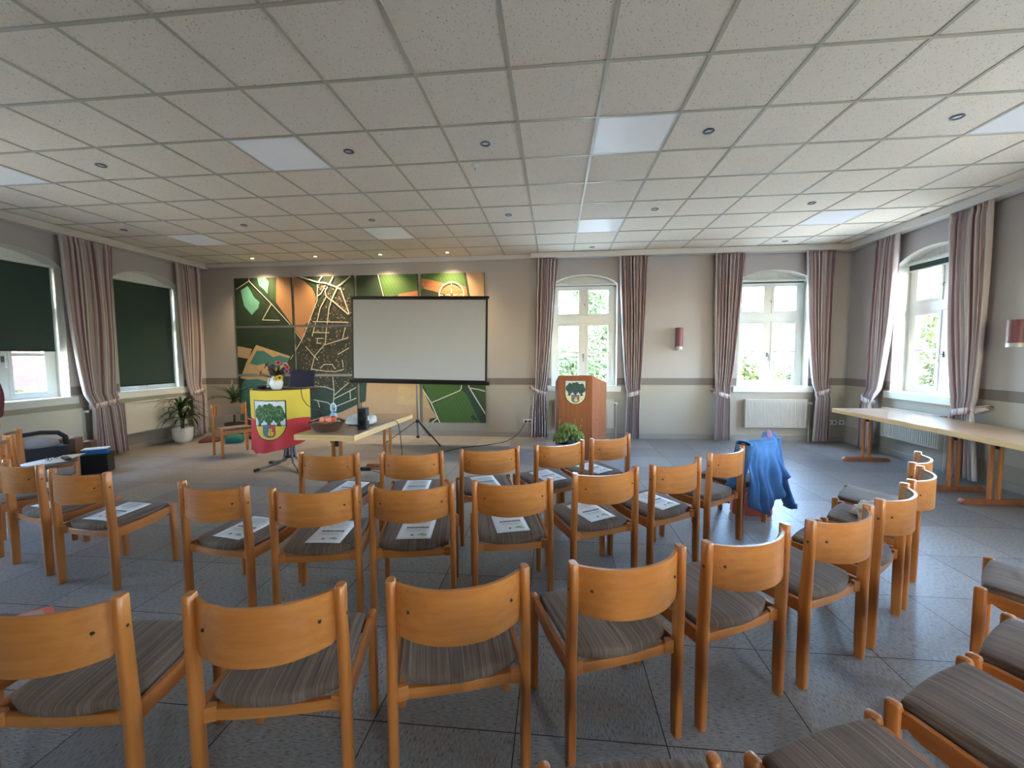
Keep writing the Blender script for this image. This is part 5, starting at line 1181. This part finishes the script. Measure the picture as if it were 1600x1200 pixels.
for s in (-1, 1): o0 = len(V); V += [(s*.165,0,1.385), (s*.22,-.015,1.14), (s*.206,.078,.89)]; R += [.076, .06, .048]; E += [(4, o0), (o0, o0+1), (o0+1, o0+2)]
skin_obj('knit_top', V, E, R, M['top'], t)
V = [(0,0,.97), (0,0,1.06)]; R = [(.168,.13), (.15,.115)]; E = [(0, 1)]
for s in (-1, 1): o0 = len(V); V += [(s*.088,0,.86), (s*.097,.01,.50), (s*.10,-.015,.05)]; R += [.102, .075, .064]; E += [(0, o0), (o0, o0+1), (o0+1, o0+2)]
skin_obj('trousers', V, E, R, M['trousers'], t)
for s in (-1, 1): b = MB(); b.rings([rr(s*.105, .055+dy, w, d, z, .45, 6) for w, d, z, dy in ((.09, .26, .002, 0), (.095, .27, .02, 0), (.09, .25, .05, -.005), (.085, .15, .085, -.05))]); b.build('shoe', M['shoe'], t)

# ------------------------------------------------------------------ outside
GZ = -.95
b = MB(); b.box((0, 24, GZ-.05), (90, 30, .1)); b.box((-26, 0, GZ-.05), (37, 30, .1)); b.box((24, 0, GZ-.05), (37, 30, .1)); struct(b.build('ground', M['bounceground'], smooth=False))
def crown(seed, n, rx, ry, rz, leaf_, lobes=9):
    r = random.Random(seed); L = [(Vector((r.uniform(-.6,.6)*rx, r.uniform(-.6,.6)*ry, r.uniform(-.6,.6)*rz)), r.uniform(.35,.6)) for _ in range(lobes)]; b = MB()
    for i in range(n):
        c, k = L[i % lobes]; d = Vector((r.gauss(0,1), r.gauss(0,1), r.gauss(0,1))).normalized(); q = c+Vector((d.x*rx*k, d.y*ry*k, d.z*rz*k))*r.uniform(.75, 1.0)
        nrm = (d+Vector((r.gauss(0,.5), r.gauss(0,.5), r.gauss(0,.5)))).normalized(); e1 = nrm.cross(Vector((r.random(), r.random(), 1))).normalized(); e2 = nrm.cross(e1); s = leaf_*r.uniform(.6, 1.3)
        b.add([q-e1*s, q-e2*s*.5, q+e1*s, q+e2*s*.5], [(0,1,2,3)])
    return b
def tree(label, x, y, h, rx, rz, mat, seed, n=2600, lf=.12, grp='trees outside the windows', name='tree', trunk=True):
    t = thing(name, label, 'tree' if trunk else 'shrub', (x, y, GZ), group=grp); b = crown(seed, n, rx, rx, rz, lf)
    b.v = [(p[0], p[1], p[2]+h-rz) for p in b.v]; b.build('foliage', mat, t, smooth=False, fixn=False)
    b = MB(); b.tube([(0,0,0), (.05,0,h*.3), (0,.05,h*.6), (.03,0,h-rz*.6)], [.16, .13, .10, .04] if trunk else [.03, .03, .02, .01], 8)
    for k in range(5): a = k*1.3; b.tube([(0,0,h*.35+k*.1), (math.cos(a)*rx*.5, math.sin(a)*rx*.5, h*.55+k*.15)], [.05, .015] if trunk else [.02, .008], 6)
    b.build('trunk', M['bark'], t)
tree('leafy tree seen through the right half of the window behind the lectern', 2.5, 19.3, 7.6, 1.95, 3.4, M['treeleaf'], 1)
tree('bushy shrub low in the window behind the lectern', .7, 15.2, 3.1, 1.5, 1.3, M['treeleaf'], 2, 2200, .10, name='shrub', trunk=False)
tree('yellow-green shrub low in the left half of the right front window', 6.5, 15.4, 2.45, 1.25, 1.2, M['treeleaf2'], 3, 2600, .09, name='shrub', trunk=False)
tree('yellow-green shrub low in the right half of the right front window', 9.4, 18.2, 2.35, 1.35, 1.15, M['treeleaf2'], 4, 2600, .09, name='shrub', trunk=False)
tree('leafy tree seen through the right wall window', 14.2, 16.4, 4.3, 2.2, 2.1, M['treeleaf2'], 5, 4200, .13)
tree('yellow-green shrub before the brick wall in the leftmost window', -11.0, 7.7, 2.0, 1.1, .95, M['treeleaf2'], 6, 1500, .08, name='shrub', trunk=False)
t = thing('brick_house', 'pink brick house beyond the leftmost window', 'house', (-15.5, 8.5, GZ), group='houses outside')
gb = G('sunlit_brick'); br = gb.n('TexBrick', Vector=gb.n('CombineXYZ', X=gb.n('SeparateXYZ', Vector=gb.pos()).outputs['Y'], Y=gb.n('SeparateXYZ', Vector=gb.pos()).outputs['Z']), Color1=lin(66,36,32), Color2=lin(74,44,36), Mortar=lin(72,56,50), Scale=4.0); gb.base(br.outputs[0]); gb.p(Roughness=.85)
b = MB(); b.box((0, 0, 2.6), (6, 12, 5.2)); b.build('wall', gb.m, t, smooth=False)
M['rooftile'] = plain('red_roof_tile', (76,48,42), .8, var=.15, scale=8)
def gable(w, d, z, h): b = MB(); b.prism([(-w/2, z), (w/2, z), (0, z+h)], lambda p, q: (p[0], q, p[1]), -d/2, d/2); return b
gable(6.8, 12.6, 5.2, 2.6).build('roof', M['rooftile'], t, smooth=False)
t = thing('house', 'pale house with a grey roof beyond the right wall window', 'house', (24.5, 24.5, GZ), math.radians(25), 'houses outside')
b = MB(); b.box((0, 0, 1.7), (8, 9, 3.4)); b.build('wall', plain('cream_render', (120,112,100), .85), t, smooth=False); gable(9, 9.6, 3.4, 3.2).build('roof', plain('grey_blue_roof', (62,64,72), .7, var=.12, scale=6), t, smooth=False)
b = MB(); b.box((-1.6, -2, 6.0), (.6, .6, 1.6)); b.build('chimney', gb.m, t, smooth=False)
